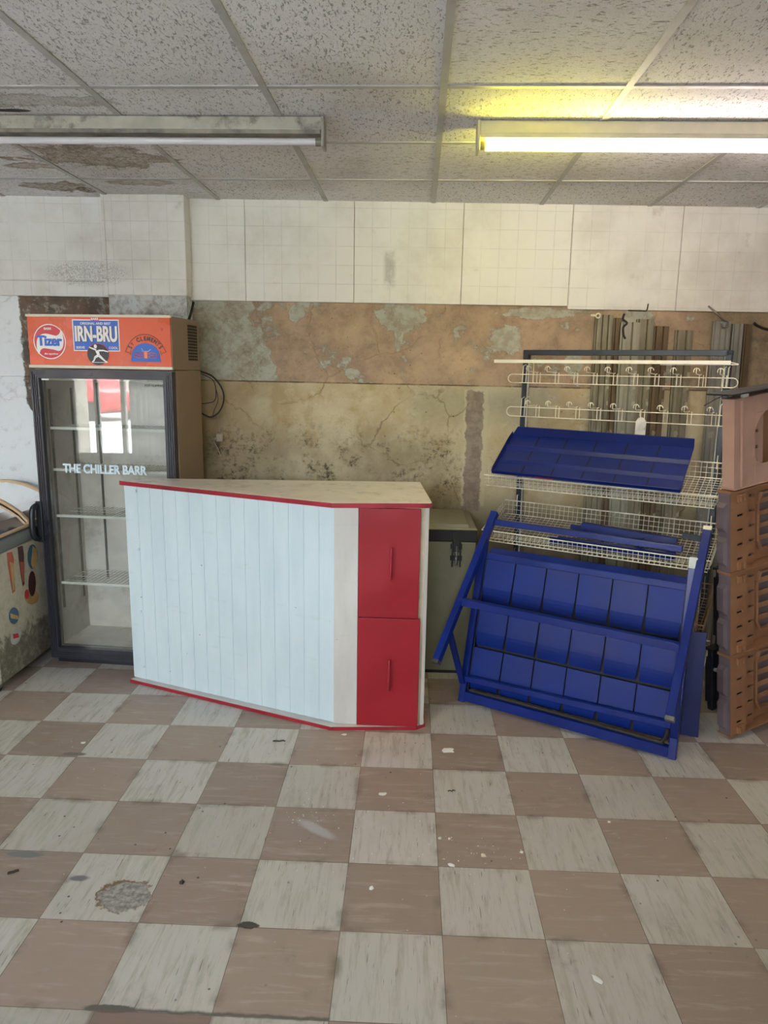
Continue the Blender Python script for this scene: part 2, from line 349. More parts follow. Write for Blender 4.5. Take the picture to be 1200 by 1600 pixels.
def mat_crate():
    m = NT('brown_crate_plastic'); v = m.coord()
    n = m.noise(v, 5, 5); col = m.mix(m.ss(n, 0.35, 0.65), srgb(158, 114, 82), srgb(142, 98, 68))
    n2 = m.noise(v, 30, 6); col = m.mix(m.ss(n2, 0.6, 0.75, 0, 0.35), col, srgb(120, 90, 70))
    return m.done(col, 0.42)

def mat_galv(name, a, b, rust=0.4):
    m = NT(name); v = m.coord()
    n = m.noise(m.vmul(v, (5, 5, 1)), 2.0, 6, 0.65); n2 = m.noise(m.vmul(v, (2, 2, 1)), 9, 8, 0.75)
    col = m.mix(m.ss(n, 0.35, 0.65), srgb(*a), srgb(*b))
    col = m.mix(m.ss(n2, 0.58, 0.68, 0, rust), col, srgb(92, 66, 44))
    col = m.mix(m.ss(m.noise(v, 13, 6), 0.62, 0.66, 0, 0.5), col, srgb(205, 198, 176))
    return m.done(col, 0.48, 0.45)

MAT = {}
def mk():
    A = MAT
    A['floor'] = mat_floor(); A['ceiling'] = mat_ceiling(); A['panels'] = mat_panels(); A['plaster'] = mat_plaster(); A['pier'] = mat_pier_low()
    A['tee'] = plain('white_tee_bar', (188, 187, 186), 0.5, var=0.05, dirt=(120, 110, 96), dirt_amt=0.35)
    A['roomwall'] = plain('cream_wall_paint', (196, 188, 172), 0.8, var=0.06)
    A['batten_old'] = plain('grimy_white_enamel', (176, 172, 160), 0.45, var=0.1, dirt=(62, 56, 48), dirt_amt=0.85, dirt_scale=7)
    A['batten'] = plain('white_enamel', (206, 200, 178), 0.4, var=0.05)
    A['reflector'] = plain('dark_mottled_enamel', (128, 122, 108), 0.5, var=0.25, scale=14, dirt=(48, 42, 36), dirt_amt=0.8)  # darker mottled tone for the tray under the unlit batten
    A['tube_off'] = plain('unlit_tube_glass', (218, 216, 222), 0.15, var=0.02)
    A['tube_lit'] = mat_tube_lit()
    A['holder'] = plain('grey_lampholder', (120, 114, 100), 0.5)
    A['red'] = plain('red_laminate', (150, 15, 32), 0.36, var=0.05, scale=4)
    A['redge'] = plain('red_edging', (158, 34, 50), 0.4, var=0.1, dirt=(70, 40, 40), dirt_amt=0.5)
    A['cwhite'] = mat_wood_white('pale_painted_plank', (203, 217, 222), (194, 209, 215))
    A['cpost'] = mat_wood_white('off_white_board', (204, 200, 194), (190, 186, 180))
    A['ctop'] = plain('off_white_laminate', (230, 224, 218), 0.35, var=0.04, dirt=(160, 150, 136), dirt_amt=0.5, dirt_scale=12)
    A['cream'] = plain('cream_board', (208, 196, 168), 0.5, var=0.06, dirt=(120, 104, 76), dirt_amt=0.4)
    A['cab_side'] = plain('brown_grey_cabinet_steel', (142, 122, 104), 0.42, var=0.04)
    A['cab_in'] = plain('pale_liner', (214, 208, 200), 0.45, var=0.05, dirt=(150, 146, 128), dirt_amt=0.5)
    A['plum'] = plain('plum_grey_door_frame', (46, 45, 54), 0.32, var=0.08)
    A['plinth'] = plain('black_plastic', (26, 27, 34), 0.45)
    A['orange'] = plain('orange_sign_panel', (222, 84, 30), 0.28, var=0.03, scale=3)
    A['trimcream'] = plain('cream_trim', (226, 218, 196), 0.4, var=0.05)
    A['glass'] = mat_glass('door_glass', (0.95, 0.96, 0.95), 0.0, 1.15)
    A['winglass'] = mat_glass('window_glass', (0.97, 0.98, 0.98), 0.0, 1.0)
    A['shelfwire'] = plain('white_coated_wire', (226, 226, 216), 0.4, var=0.03)
    A['slotdark'] = plain('dark_recess', (38, 34, 32), 0.7)
    A['s_white'] = plain('white_print', (240, 238, 236), 0.4, var=0.01)
    A['s_red'] = plain('red_print', (212, 44, 56), 0.35, var=0.03)
    A['s_blue'] = plain('blue_print', (38, 96, 196), 0.35, var=0.03)
    A['s_black'] = plain('black_print', (26, 24, 26), 0.35, var=0.03)
    A['s_orange'] = plain('orange_print', (232, 110, 60), 0.35, var=0.03)
    A['s_text'] = plain('frosted_white_lettering', (205, 222, 232), 0.5, var=0.01)
    A['blue'] = plain('royal_blue_enamel', (5, 35, 116), 0.34, var=0.10, scale=5, dirt=(60, 70, 130), dirt_amt=0.15)
    A['bluepl'] = plain('blue_plastic_pocket', (3, 36, 116), 0.48, var=0.08, scale=4, spec=0.3)
    A['bluetray'] = plain('deep_blue_tray', (5, 29, 102), 0.40, var=0.08, scale=4)
    A['bluedk'] = plain('navy_gap', (8, 12, 34), 0.6)
    A['slate'] = plain('slate_blue_steel', (27, 34, 44), 0.4, var=0.08)
    A['wire'] = plain('cream_coated_wire', (232, 226, 208), 0.4, var=0.08, dirt=(140, 112, 76), dirt_amt=0.5)
    A['wirerust'] = plain('rusty_wire', (150, 120, 86), 0.6, var=0.2, dirt=(120, 70, 36), dirt_amt=0.8)
    A['railwhite'] = plain('white_ticket_strip', (232, 228, 216), 0.4, var=0.03, dirt=(150, 106, 60), dirt_amt=0.6, dirt_scale=3)
    A['tip'] = plain('pale_tape', (206, 208, 200), 0.5)
    A['crate'] = mat_crate()
    A['cratepink'] = plain('faded_brown_crate', (188, 152, 136), 0.42, var=0.05)
    A['crategrey'] = plain('crate_glare_grey', (112, 98, 100), 0.38, var=0.08)  # daylight glare on brown plastic put into the colour; also backs the slots
    A['cratedark'] = plain('dark_crate_plastic', (34, 36, 46), 0.35, var=0.15)
    A['clip'] = plain('grey_clip', (176, 176, 172), 0.4)
    A['chest'] = plain('aged_enamel_shaded', (122, 120, 100), 0.4, var=0.05, dirt=(120, 112, 84), dirt_amt=0.45, dirt_scale=4)  # darkened enamel: the counter's shade is put into the colour
    A['chestlid'] = plain('aged_lid_shaded', (130, 127, 114), 0.4, var=0.06, dirt=(110, 100, 78), dirt_amt=0.4)  # lid lowered in tone too, carrying the same shade
    A['blackrub'] = plain('black_rubber_trim', (24, 22, 20), 0.55)
    A['steel'] = plain('dull_steel', (128, 126, 120), 0.35, 0.8)
    A['g1'] = mat_galv('weathered_galvanised', (154, 148, 128), (118, 112, 92))
    A['g2'] = mat_galv('pale_galvanised', (168, 166, 152), (146, 142, 126), 0.3)
    A['g3'] = mat_galv('rusted_sheet', (122, 106, 84), (98, 80, 60), 0.8)
    A['g4'] = mat_galv('clean_galvanised', (160, 158, 152), (140, 138, 132), 0.15)
    A['cable'] = plain('black_cable', (22, 18, 18), 0.5)
    A['cablew'] = plain('dirty_white_cable', (170, 156, 138), 0.5)
    A['icebody'] = None
    A['iceglass'] = mat_glass('lid_glass', (0.90, 0.95, 0.98), 0.12, 10.0)
    A['yellowtrim'] = plain('orange_lid_trim', (222, 190, 150), 0.4, var=0.04)
    A['greytrim'] = plain('grey_plastic_rim', (120, 124, 124), 0.45, var=0.06)
    A['flake'] = plain('white_paint_flake', (226, 226, 222), 0.7, var=0.05)
    A['debris'] = plain('dark_debris', (52, 44, 38), 0.8, var=0.2)
    A['tagw'] = plain('white_plastic_tag', (208, 204, 196), 0.5, dirt=(80, 70, 64), dirt_amt=0.7, dirt_scale=22)
    A['curtain'] = plain('net_curtain', (232, 234, 232), 0.9, var=0.02)
    A['frame'] = plain('white_window_frame', (214, 212, 206), 0.4, var=0.03)
    A['pave'] = plain('grey_pavement', (172, 172, 168), 0.9, var=0.08)
    A['carred'] = plain('red_car_paint', (176, 20, 28), 0.2, var=0.02)
    A['carglass'] = plain('dark_car_glass', (30, 34, 40), 0.08)
    A['tyre'] = plain('tyre_rubber', (20, 20, 20), 0.8)
    A['brick'] = plain('street_facade', (168, 158, 146), 0.9, var=0.1)
    A['stk_y'] = plain('yellow_sticker', (240, 206, 40), 0.4)
    A['stk_br'] = plain('dark_brown_print', (74, 40, 40), 0.4)
    A['stk_tan'] = plain('tan_print', (206, 168, 108), 0.4)
    A['stk_bl'] = plain('sky_blue_print', (62, 108, 138), 0.4)
    A['stk_rd'] = plain('faded_red_print', (196, 96, 70), 0.4)
mk()
def mat_ice():
    m = NT('grimy_freezer_side'); v = m.coord(); x, y, z = m.sep(v)
    n = m.noise(v, 9, 8, 0.7, 0.6); n2 = m.noise(v, 28, 7, 0.75)
    lim = m.math('ADD', 0.29, m.math('MULTIPLY', m.math('SUBTRACT', n, 0.5), 0.35))
    g = m.ss(m.math('SUBTRACT', lim, z), -0.01, 0.04)
    col = m.mix(m.ss(n2, 0.4, 0.7), srgb(208, 202, 182), srgb(188, 180, 156))
    col = m.mix(m.math('MULTIPLY', g, m.ss(n2, 0.3, 0.6, 0.5, 0.95)), col, srgb(112, 106, 90))
    return m.done(col, 0.5)
MAT['icebody'] = mat_ice()
def mat_curtain():
    m = NT('net_curtain_cloth'); tl = m.n('ShaderNodeBsdfTranslucent'); tl.inputs[0].default_value = (0.8, 0.82, 0.82, 1)
    mx = m.n('ShaderNodeMixShader'); mx.inputs[0].default_value = 0.6; m.t.links.new(m.b.outputs[0], mx.inputs[1]); m.t.links.new(tl.outputs[0], mx.inputs[2])
    m.t.links.new(mx.outputs[0], m.out.inputs['Surface']); m.done((0.8, 0.82, 0.82, 1), 0.9); return m.m
MAT['curtain'] = mat_curtain()

# ------------------------------------------------------------------ mesh helpers
def new(): return bmesh.new()
def link(name, bm, mat, parent=None, smooth=False):
    me = bpy.data.meshes.new(name); bmesh.ops.recalc_face_normals(bm, faces=bm.faces[:]); bm.to_mesh(me); bm.free()
    if smooth:
        for p in me.polygons: p.use_smooth = True
    o = bpy.data.objects.new(name, me); COL.objects.link(o)
    me.materials.append(MAT[mat] if isinstance(mat, str) else mat)
    if parent is not None: o.parent = parent
    return o
def bev(o, wdt=0.003, seg=2):
    md = o.modifiers.new('bevel', 'BEVEL'); md.width = wdt; md.segments = seg; md.limit_method = 'ANGLE'; md.angle_limit = math.radians(40)
    return o
def thing(name, label, cat, loc=(0, 0, 0), rz=0.0, group=None):
    o = bpy.data.objects.new(name, None); o.empty_display_size = 0.05; COL.objects.link(o)
    o.location = loc; o.rotation_euler = (0, 0, rz)
    o['label'] = label; o['category'] = cat
    if group: o['group'] = group
    return o
def tag(o, label, cat, group=None, kind=None):
    o['label'] = label; o['category'] = cat
    if group: o['group'] = group
    if kind: o['kind'] = kind
    return o
def struct(o, label=None):
    o['kind'] = 'structure'
    if label: o['label'] = label
    return o
def hexa(bm, b, t):            # bottom 4 points, top 4 points, same order
    vs = [bm.verts.new(p) for p in list(b)+list(t)]
    for f in ((3, 2, 1, 0), (4, 5, 6, 7), (0, 1, 5, 4), (1, 2, 6, 5), (2, 3, 7, 6), (3, 0, 4, 7)):
        bm.faces.new([vs[i] for i in f])
    return vs
def box(bm, x0, x1, y0, y1, z0, z1):
    return hexa(bm, [(x0, y0, z0), (x1, y0, z0), (x1, y1, z0), (x0, y1, z0)], [(x0, y0, z1), (x1, y0, z1), (x1, y1, z1), (x0, y1, z1)])
def prism(bm, pts, z0, z1):    # polygon in xy extruded in z
    a = [bm.verts.new((p[0], p[1], z0)) for p in pts]; b = [bm.verts.new((p[0], p[1], z1)) for p in pts]
    bm.faces.new(a[::-1]); bm.faces.new(b)
    for i in range(len(pts)):
        j = (i+1) % len(pts); bm.faces.new((a[i], a[j], b[j], b[i]))
def prism_xz(bm, pts, y0, y1):
    a = [bm.verts.new((p[0], y0, p[1])) for p in pts]; b = [bm.verts.new((p[0], y1, p[1])) for p in pts]
    bm.faces.new(a); bm.faces.new(b[::-1])
    for i in range(len(pts)):
        j = (i+1) % len(pts); bm.faces.new((a[j], a[i], b[i], b[j]))
def beam(bm, p0, p1, wd, ht, up=(0, 0, 1)):
    p0, p1, up = Vector(p0), Vector(p1), Vector(up)
    d = (p1-p0).normalized(); s = d.cross(up)
    if s.length < 1e-5: s = d.cross(Vector((0, 1, 0)))
    s.normalize(); u = s.cross(d).normalized()
    c = [s*(a*wd/2)+u*(b*ht/2) for a, b in ((-1, -1), (1, -1), (1, 1), (-1, 1))]
    hexa(bm, [p0+k for k in c], [p1+k for k in c])
def tube(bm, pts, r, seg=6, closed=False):
    pts = [Vector(p) for p in pts]; n = len(pts); rings = []; prev = None
    for i, p in enumerate(pts):
        if closed: d = (pts[(i+1) % n]-pts[i-1])
        else: d = pts[min(i+1, n-1)]-pts[max(i-1, 0)]
        d.normalize()
        if prev is None:
            s = d.cross(Vector((0, 0, 1)))
            if s.length < 1e-3: s = d.cross(Vector((0, 1, 0)))
        else: s = prev - d*prev.dot(d)
        s.normalize(); prev = s; u = d.cross(s)
        rr = r[i] if isinstance(r, (list, tuple)) else r
        rings.append([bm.verts.new(p+(s*math.cos(2*PI*k/seg)+u*math.sin(2*PI*k/seg))*rr) for k in range(seg)])
    m = n if closed else n-1
    for i in range(m):
        a, b = rings[i], rings[(i+1) % n]
        for k in range(seg): bm.faces.new((a[k], a[(k+1) % seg], b[(k+1) % seg], b[k]))
    if not closed: bm.faces.new(rings[0][::-1]); bm.faces.new(rings[-1])
def cyl(bm, p0, p1, r, seg=16): tube(bm, [p0, p1], r, seg)
def disc_xz(bm, cx, cz, rx, rz, y0, y1, seg=40, rot=0.0):
    prism_xz(bm, [(cx+rx*math.cos(a)*math.cos(rot)-rz*math.sin(a)*math.sin(rot), cz+rx*math.cos(a)*math.sin(rot)+rz*math.sin(a)*math.cos(rot)) for a in [2*PI*k/seg for k in range(seg)]], y0, y1)
def smooth_path(pts, n=8, closed=False):
    P = [Vector(p) for p in pts]; out = []; N = len(P)
    for i in range(N if closed else N-1):
        a, b, c, d = (P[(i-1) % N], P[i], P[(i+1) % N], P[(i+2) % N]) if closed else (P[max(i-1, 0)], P[i], P[i+1], P[min(i+2, N-1)])
        for k in range(n):
            t = k/n; out.append(0.5*((2*b)+(c-a)*t+(2*a-5*b+4*c-d)*t*t+(3*b-a-3*c+d)*t**3))
    if not closed: out.append(P[-1])
    return out
def holed(bm, P0, ex, ez, en, w, h, holes, th):
    """plate w x h in the plane ex/ez at P0, thickness th along en, with rectangular holes (x0,x1,z0,z1)"""
    P0, ex, ez, en = Vector(P0), Vector(ex), Vector(ez), Vector(en)
    xs = sorted({0, w, *[a for q in holes for a in q[:2]]}); zs = sorted({0, h, *[a for q in holes for a in q[2:]]})
    V = {}
    def vv(i, j, k):
        if (i, j, k) not in V: V[(i, j, k)] = bm.verts.new(P0+ex*xs[i]+ez*zs[j]+en*(th*k))
        return V[(i, j, k)]
    solid = lambda i, j: 0 <= i < len(xs)-1 and 0 <= j < len(zs)-1 and not any(q[0] <= (xs[i]+xs[i+1])/2 <= q[1] and q[2] <= (zs[j]+zs[j+1])/2 <= q[3] for q in holes)
    for i in range(len(xs)-1):
        for j in range(len(zs)-1):
            if not solid(i, j): continue
            bm.faces.new((vv(i, j, 0), vv(i+1, j, 0), vv(i+1, j+1, 0), vv(i, j+1, 0)))
            bm.faces.new((vv(i, j+1, 1), vv(i+1, j+1, 1), vv(i+1, j, 1), vv(i, j, 1)))
            for (di, dj, a, b) in ((-1, 0, (i, j), (i, j+1)), (1, 0, (i+1, j), (i+1, j+1)), (0, -1, (i, j), (i+1, j)), (0, 1, (i, j+1), (i+1, j+1))):
                if not solid(i+di, j+dj): bm.faces.new((vv(*a, 0), vv(*b, 0), vv(*b, 1), vv(*a, 1)))
def text_obj(name, body, size, x, y, z, mat, parent, bold=0.0, sx=1.0, align='CENTER', rot=0.0, ext=0.0006, space=1.0):
    cu = bpy.data.curves.new(name, 'FONT'); cu.body = body; cu.size = size; cu.align_x = align; cu.align_y = 'CENTER'
    cu.extrude = ext; cu.offset = min(bold, size*0.018); cu.space_character = space
    tmp = bpy.data.objects.new(name, cu); COL.objects.link(tmp)
    dg = bpy.context.evaluated_depsgraph_get(); me = bpy.data.meshes.new_from_object(tmp.evaluated_get(dg))
    bpy.data.objects.remove(tmp)
    M = Matrix.Translation((x, y, z)) @ Matrix.Rotation(rot, 4, Vector((0, -1, 0))) @ Matrix.Rotation(PI/2, 4, 'X') @ Matrix.Diagonal((sx, 1, 1, 1))
    me.transform(M); me.name = name
    extra = max(0.0, bold-size*0.018)
    if extra > 0:      # heavier strokes: overlapped copies of the same letters in one mesh
        bb = bmesh.new(); bb.from_mesh(me); me2 = me.copy()
        for q_, (dx, dz) in enumerate(((extra, 0), (-extra, 0), (extra*0.7, extra*0.5), (-extra*0.7, extra*0.5), (extra*0.7, -extra*0.5), (-extra*0.7, -extra*0.5))):
            me3 = me2.copy(); me3.transform(Matrix.Translation((dx, -0.00006*(q_+1), dz))); bb.from_mesh(me3)
        bb.to_mesh(me); bb.free()
    o = bpy.data.objects.new(name, me); COL.objects.link(o); me.materials.clear(); me.materials.append(MAT[mat]); o.parent = parent
    return o

# ------------------------------------------------------------------ room shell
XL, XR = -5.6, 3.3
def shop_front_y(x): return -1.05 - 0.25*(x+0.2)
F0, F1 = Vector((XL, shop_front_y(XL), 0)), Vector((XR, shop_front_y(XR), 0))

bm = new(); box(bm, XL-.1, XR+.1, -2.3, 4.6, -0.12, 0.0); struct(link('floor', bm, 'floor'))
bm = new(); box(bm, XL-.1, XR+.1, -2.3, 4.6, ZC, ZC+0.1); struct(link('ceiling', bm, 'ceiling'))
# lay-in grid of tee bars
bm = new(); c, s = math.cos(CFA), math.sin(CFA)
def cpt(u, v, z=0): return Vector((CX0+u*c-v*s, CY0+u*s+v*c, ZC+z))
for k in range(-9, 6):
    beam(bm, cpt(0.6*k, -5.4, -0.002), cpt(0.6*k, 0.55, -0.002), 0.024, 0.006)
for k in range(-9, 1):
    beam(bm, cpt(-5.6, 0.6*k, -0.0015), cpt(3.2, 0.6*k, -0.0015), 0.022, 0.005)
struct(link('trim_1', bm, 'tee'))
# back wall: plaster slab, then the white tileboard band standing proud of it
def wallslab(bm, x0, x1, z0, z1, off, th):
    hexa(bm, [(x0, YW(x0)-off, z0), (x1, YW(x1)-off, z0), (x1, YW(x1)-off+th, z0), (x0, YW(x0)-off+th, z0)],
             [(x0, YW(x0)-off, z1), (x1, YW(x1)-off, z1), (x1, YW(x1)-off+th, z1), (x0, YW(x0)-off+th, z1)])
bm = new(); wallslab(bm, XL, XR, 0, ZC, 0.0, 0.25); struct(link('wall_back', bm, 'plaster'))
bm = new()
xs = [-1.27, -0.948, -0.332, 0.278, 0.888, 1.502, 2.11, 2.72, XR]
for a, b in zip(xs[:-1], xs[1:]):
    zb = 2.021 - 0.0 if a < 0.8 else 2.005
    wallslab(bm, a+0.0012, b-0.0012, zb, ZC, 0.014 + 0.0015*((int(a*10)) % 2), 0.012)
wallslab(bm, XL, -1.69, 2.115, ZC, 0.016, 0.014); wallslab(bm, XL, -1.69, 2.03, 2.113, 0.024, 0.022)
struct(bev(link('trim_2', bm, 'panels'), 0.0015, 1))
# pier
PY = 4.165
bm = new(); box(bm, -1.705, -1.262, PY+0.006, 4.34, 0, 2.035); struct(link('pillar', bm, 'pier'))
bm = new(); box(bm, -1.712, -1.256, PY-0.004, 4.30, 2.035, ZC); struct(bev(link('trim_3', bm, 'panels'), 0.003, 1))
bm = new(); box(bm, -1.716, -1.700, PY-0.008, 4.26, 2.035, ZC); struct(link('trim_4', bm, 'panels'))
bm = new(); box(bm, XL-0.2, XL, -2.3, 4.6, 0, ZC); struct(link('wall_left', bm, 'roomwall'))
bm = new(); box(bm, XR, XR+0.2, -2.3, 4.6, 0, ZC); struct(link('wall_right', bm, 'roomwall'))

# shop front behind the camera: wall with big glazed openings
fd = (F1-F0).normalized(); fn = Vector((-fd.y, fd.x, 0)); FL = (F1-F0).length     # fn points into the room
opens = [(1.28, 3.05, 0.62, 2.42), (3.25, 4.15, 0.10, 2.42), (4.7, 6.0, 1.15, 2.42), (0.04, 0.95, 0.3, 2.42)]  # last opening added out of sight to keep left daylight; third sized for light
bm = new(); holed(bm, F0, fd, (0, 0, 1), -fn, FL, ZC, opens, 0.18); struct(link('wall_front', bm, 'roomwall'))
for i, (a, b, z0, z1) in enumerate(opens):
    bm = new(); P = lambda q, z, d=0.0: F0+fd*q+Vector((0, 0, z))-fn*d
    for q in (a+0.03, b-0.03): beam(bm, P(q, z0, .08), P(q, z1, .08), 0.06, 0.08, fn)
    for z in (z0+0.03, z1-0.03): beam(bm, P(a+.06, z, .08), P(b-.06, z, .08), 0.08, 0.06)
    if i == 1: beam(bm, P(a+.06, 0.85, .08), P(b-.06, 0.85, .08), 0.08, 0.08)
    if i == 0:
        for q in (1.57, 1.86): beam(bm, P(q, z0+.06, .08), P(q, z1-.06, .08), 0.045, 0.08, fn)
    if i == 2:
        for q in (a+(b-a)/3, a+2*(b-a)/3): beam(bm, P(q, z0+.06, .08), P(q, z1-.06, .08), 0.05, 0.08, fn)
    fr = link('window_frame', bm, 'frame'); 
    wn = bpy.data.objects.new(('window_1', 'door_1', 'window_2', 'added_window')[i], None); COL.objects.link(wn); struct(wn); fr.parent = wn
    bm = new(); beam(bm, P((a+b)/2, z0+.05, .085), P((a+b)/2, z1-.05, .085), b-a-0.1, 0.006, fn)
    link('pane', bm, 'winglass', wn)
    # light portal: tells the renderer where daylight enters, gives off nothing itself
    L = bpy.data.lights.new('daylight_opening', 'AREA'); L.shape = 'RECTANGLE'; L.size = b-a; L.size_y = z1-z0; L.cycles.is_portal = True
    lo = bpy.data.objects.new('daylight_opening', L); COL.objects.link(lo)
    ctr = P((a+b)/2, (z0+z1)/2, 0.2)
    Mx = Matrix((( -fd.x, 0, -fn.x, ctr.x), (-fd.y, 0, -fn.y, ctr.y), (0, 1, 0, ctr.z), (0, 0, 0, 1))); lo.matrix_world = Mx
# net curtain hanging inside the smaller window
bm = new(); top, bot = [], []
for k in range(121):
    q = 1.96+k*0.009; d = 0.05+0.022*math.sin(k*0.9)+0.01*math.sin(k*0.37)
    p = F0+fd*q+fn*d; top.append(bm.verts.new((p.x, p.y, 2.46))); bot.append(bm.verts.new((p.x+0.01*math.sin(k), p.y, 0.6)))
for k in range(120): bm.faces.new((bot[k], bot[k+1], top[k+1], top[k]))
cu = link('net_curtain', bm, 'curtain', smooth=True); md = cu.modifiers.new('thickness', 'SOLIDIFY'); md.thickness = 0.002
tag(cu, 'white net curtain hanging in the shop window, seen mirrored in the drinks fridge door', 'curtain')
# street outside
bm = new(); box(bm, -40, 24, -34, -0.0, -0.32, -0.14)
bm.verts.ensure_lookup_table()
struct(link('ground', bm, 'pave'))
bm = new(); box(bm, -40, 24, -35.5, -34.0, -0.3, 4.2); struct(link('wall_street', bm, 'brick'))
def car(x, y, rz):
    t = thing('parked_car', 'red parked car outside, seen mirrored in the drinks fridge door', 'car', (x, y, -0.14), rz)
    prof = [(-2.0, .35), (-2.05, .6), (-1.95, .82), (-1.2, .92), (-0.65, 1.36), (0.7, 1.42), (1.35, 1.02), (1.95, .92), (2.05, .6), (2.0, .35), (1.7, .25), (-1.7, .25)]
    bm = new(); prism_xz(bm, prof, -0.82, 0.82); bev(link('body', bm, 'carred', t), 0.08, 3)
    bm = new(); prism_xz(bm, [(-1.08, .94), (-0.6, 1.32), (0.66, 1.36), (1.2, 1.0)], -0.835, 0.835); link('window', bm, 'carglass', t)
    for sx in (-1.3, 1.3):
        for sy in (-0.8, 0.8):
            bm = new(); cyl(bm, (sx, sy-.1, .31), (sx, sy+.1, .31), 0.31, 24); link('wheel', bm, 'tyre', t)
    return t
car(-14.2, -15.2, 0.25)

# ------------------------------------------------------------------ ceiling lights
def batten(x0, x1, y, old):
    tr_ = 0.013 if old else 0.0185
    lab = ('unlit grimy white fluorescent batten on the ceiling, above the drinks fridge' if old else 'glowing fluorescent batten with lit tube on the ceiling, above the blue display rack')
    t = thing('fluorescent_light', lab, 'ceiling light', ((x0+x1)/2, y, ZC), -0.0035)
    L = (x1-x0)/2; mb = 'batten_old' if old else 'batten'
    bm = new(); prism_yz = [(-0.035, -0.004), (-0.035, -0.046), (0.035, -0.046), (0.035, -0.004)]
    box(bm, -L, L, -0.032, 0.036, -0.05, -0.004); bev(link('casing', bm, mb, t), 0.004, 2)
    bm = new(); hexa(bm, [(-L+.01, -.026, -.062), (L-.01, -.026, -.062), (L-.01, .034, -.062), (-L+.01, .034, -.062)], [(-L+.01, -.03, -.0495), (L-.01, -.03, -.0495), (L-.01, .036, -.0495), (-L+.01, .036, -.0495)])
    link('tray', bm, 'reflector' if old else mb, t)
    for sgn in (-1, 1):
        bm = new(); box(bm, sgn*L-0.006, sgn*L+0.006, -0.036, 0.040, -0.108, -0.003); bev(link('end_cap', bm, mb, t), 0.003, 2)
        bm = new(); cyl(bm, (sgn*(L-0.006), 0.0, -0.083), (sgn*(L-0.03), 0.0, -0.083), 0.0155, 14); link('lampholder', bm, 'holder', t)
    bm = new(); cyl(bm, (-L+0.03, 0.0, -0.083), (L-0.03, 0.0, -0.083), tr_, 20)
    link('tube', bm, 'tube_off' if old else MAT['tube_lit'], t, smooth=False)
    return t
t1 = batten(-2.15, -0.345, 2.93, True)
t2 = batten(0.235, 2.04, 2.955, False)

# ------------------------------------------------------------------ glass-door drinks fridge
FO = (-1.974, 3.76, 0.0); FRZ = -math.atan2(0.060, 0.768); FW, FD = 0.770, 0.395
fr = thing('drinks_fridge', 'tall glass-door drinks fridge with an orange sign header', 'fridge', FO, FRZ)
bm = new()
box(bm, 0, 0.035, 0.05, FD, 0.06, 1.625); box(bm, FW-0.035, FW, 0.05, FD, 0.06, 1.625)
box(bm, 0.035, FW-0.035, FD-0.03, FD, 0.06, 1.625); box(bm, 0.035, FW-0.035, 0.05, FD-0.03, 1.585, 1.625)
link('cabinet', bm, 'cab_side', fr)
bm = new()
box(bm, 0.0352, 0.042, 0.052, FD-0.031, 0.10, 1.583); box(bm, FW-0.042, FW-0.0352, 0.052, FD-0.031, 0.10, 1.583)
box(bm, 0.042, FW-0.042, FD-0.04, FD-0.0305, 0.10, 1.583); box(bm, 0.042, FW-0.042, 0.052, FD-0.04, 0.09, 0.10)
box(bm, 0.042, FW-0.042, 0.052, FD-0.04, 1.575, 1.584)
link('liner', bm, 'cab_in', fr)
bm = new(); box(bm, 0.02, FW-0.02, 0.035, FD-0.02, 0.0, 0.062); link('plinth', bm, 'plinth', fr)
# header
bm = new(); box(bm, 0.0, FW, 0.012, FD, 1.628, 1.895); hd = bev(link('header', bm, 'cab_side', fr), 0.004, 2)
bm = new(); box(bm, 0.004, FW-0.004, 0.004, 0.012, 1.645, 1.886); sg = link('sign_panel', bm, 'orange', fr)
bm = new(); box(bm, 0.0, FW, -0.003, 0.014, 1.886, 1.898); box(bm, 0.0, FW, -0.003, 0.014, 1.630, 1.644); link('sign_trim', bm, 'trimcream', fr)
bm = new()
for i in range(7):
    for j in range(12):
        y = 0.225+i*0.0195; z = 1.680+j*0.0158
        box(bm, FW-0.0005, FW+0.0012, y, y+0.0150, z, z+0.0118)
link('vent_grille', bm, 'slotdark', fr)
bm = new(); box(bm, FW-0.001, FW+0.0008, 0.015, FD, 1.6265, 1.6295); link('seam', bm, 'slotdark', fr)
# sign artwork, in header coordinates: sx(px) sz(px) from the 4x crop
def sx_(p): return (p-135)/935*0.77
def sz_(p, q=0): return 1.645+(385+q*0.02-p)/310*0.245
SY = 0.0036
def dsc(name, cx, cz, rx, rz, mat, lay, seg=48, rot=0.0):
    bm = new(); disc_xz(bm, cx, cz, rx, rz, SY-0.0004*lay-0.0006, SY-0.0004*lay+0.0002, seg, rot); return link(name, bm, mat, sg)
def poly(name, pts, mat, lay):
    bm = new(); prism_xz(bm, pts, SY-0.0004*lay-0.0006, SY-0.0004*lay+0.0002); return link(name, bm, mat, sg)
cx, cz = sx_(280), sz_(237)
dsc('round_badge', cx, cz, 0.088, 0.088, 's_white', 0); dsc('badge_ring', cx, cz, 0.083, 0.083, 's_red', 1)
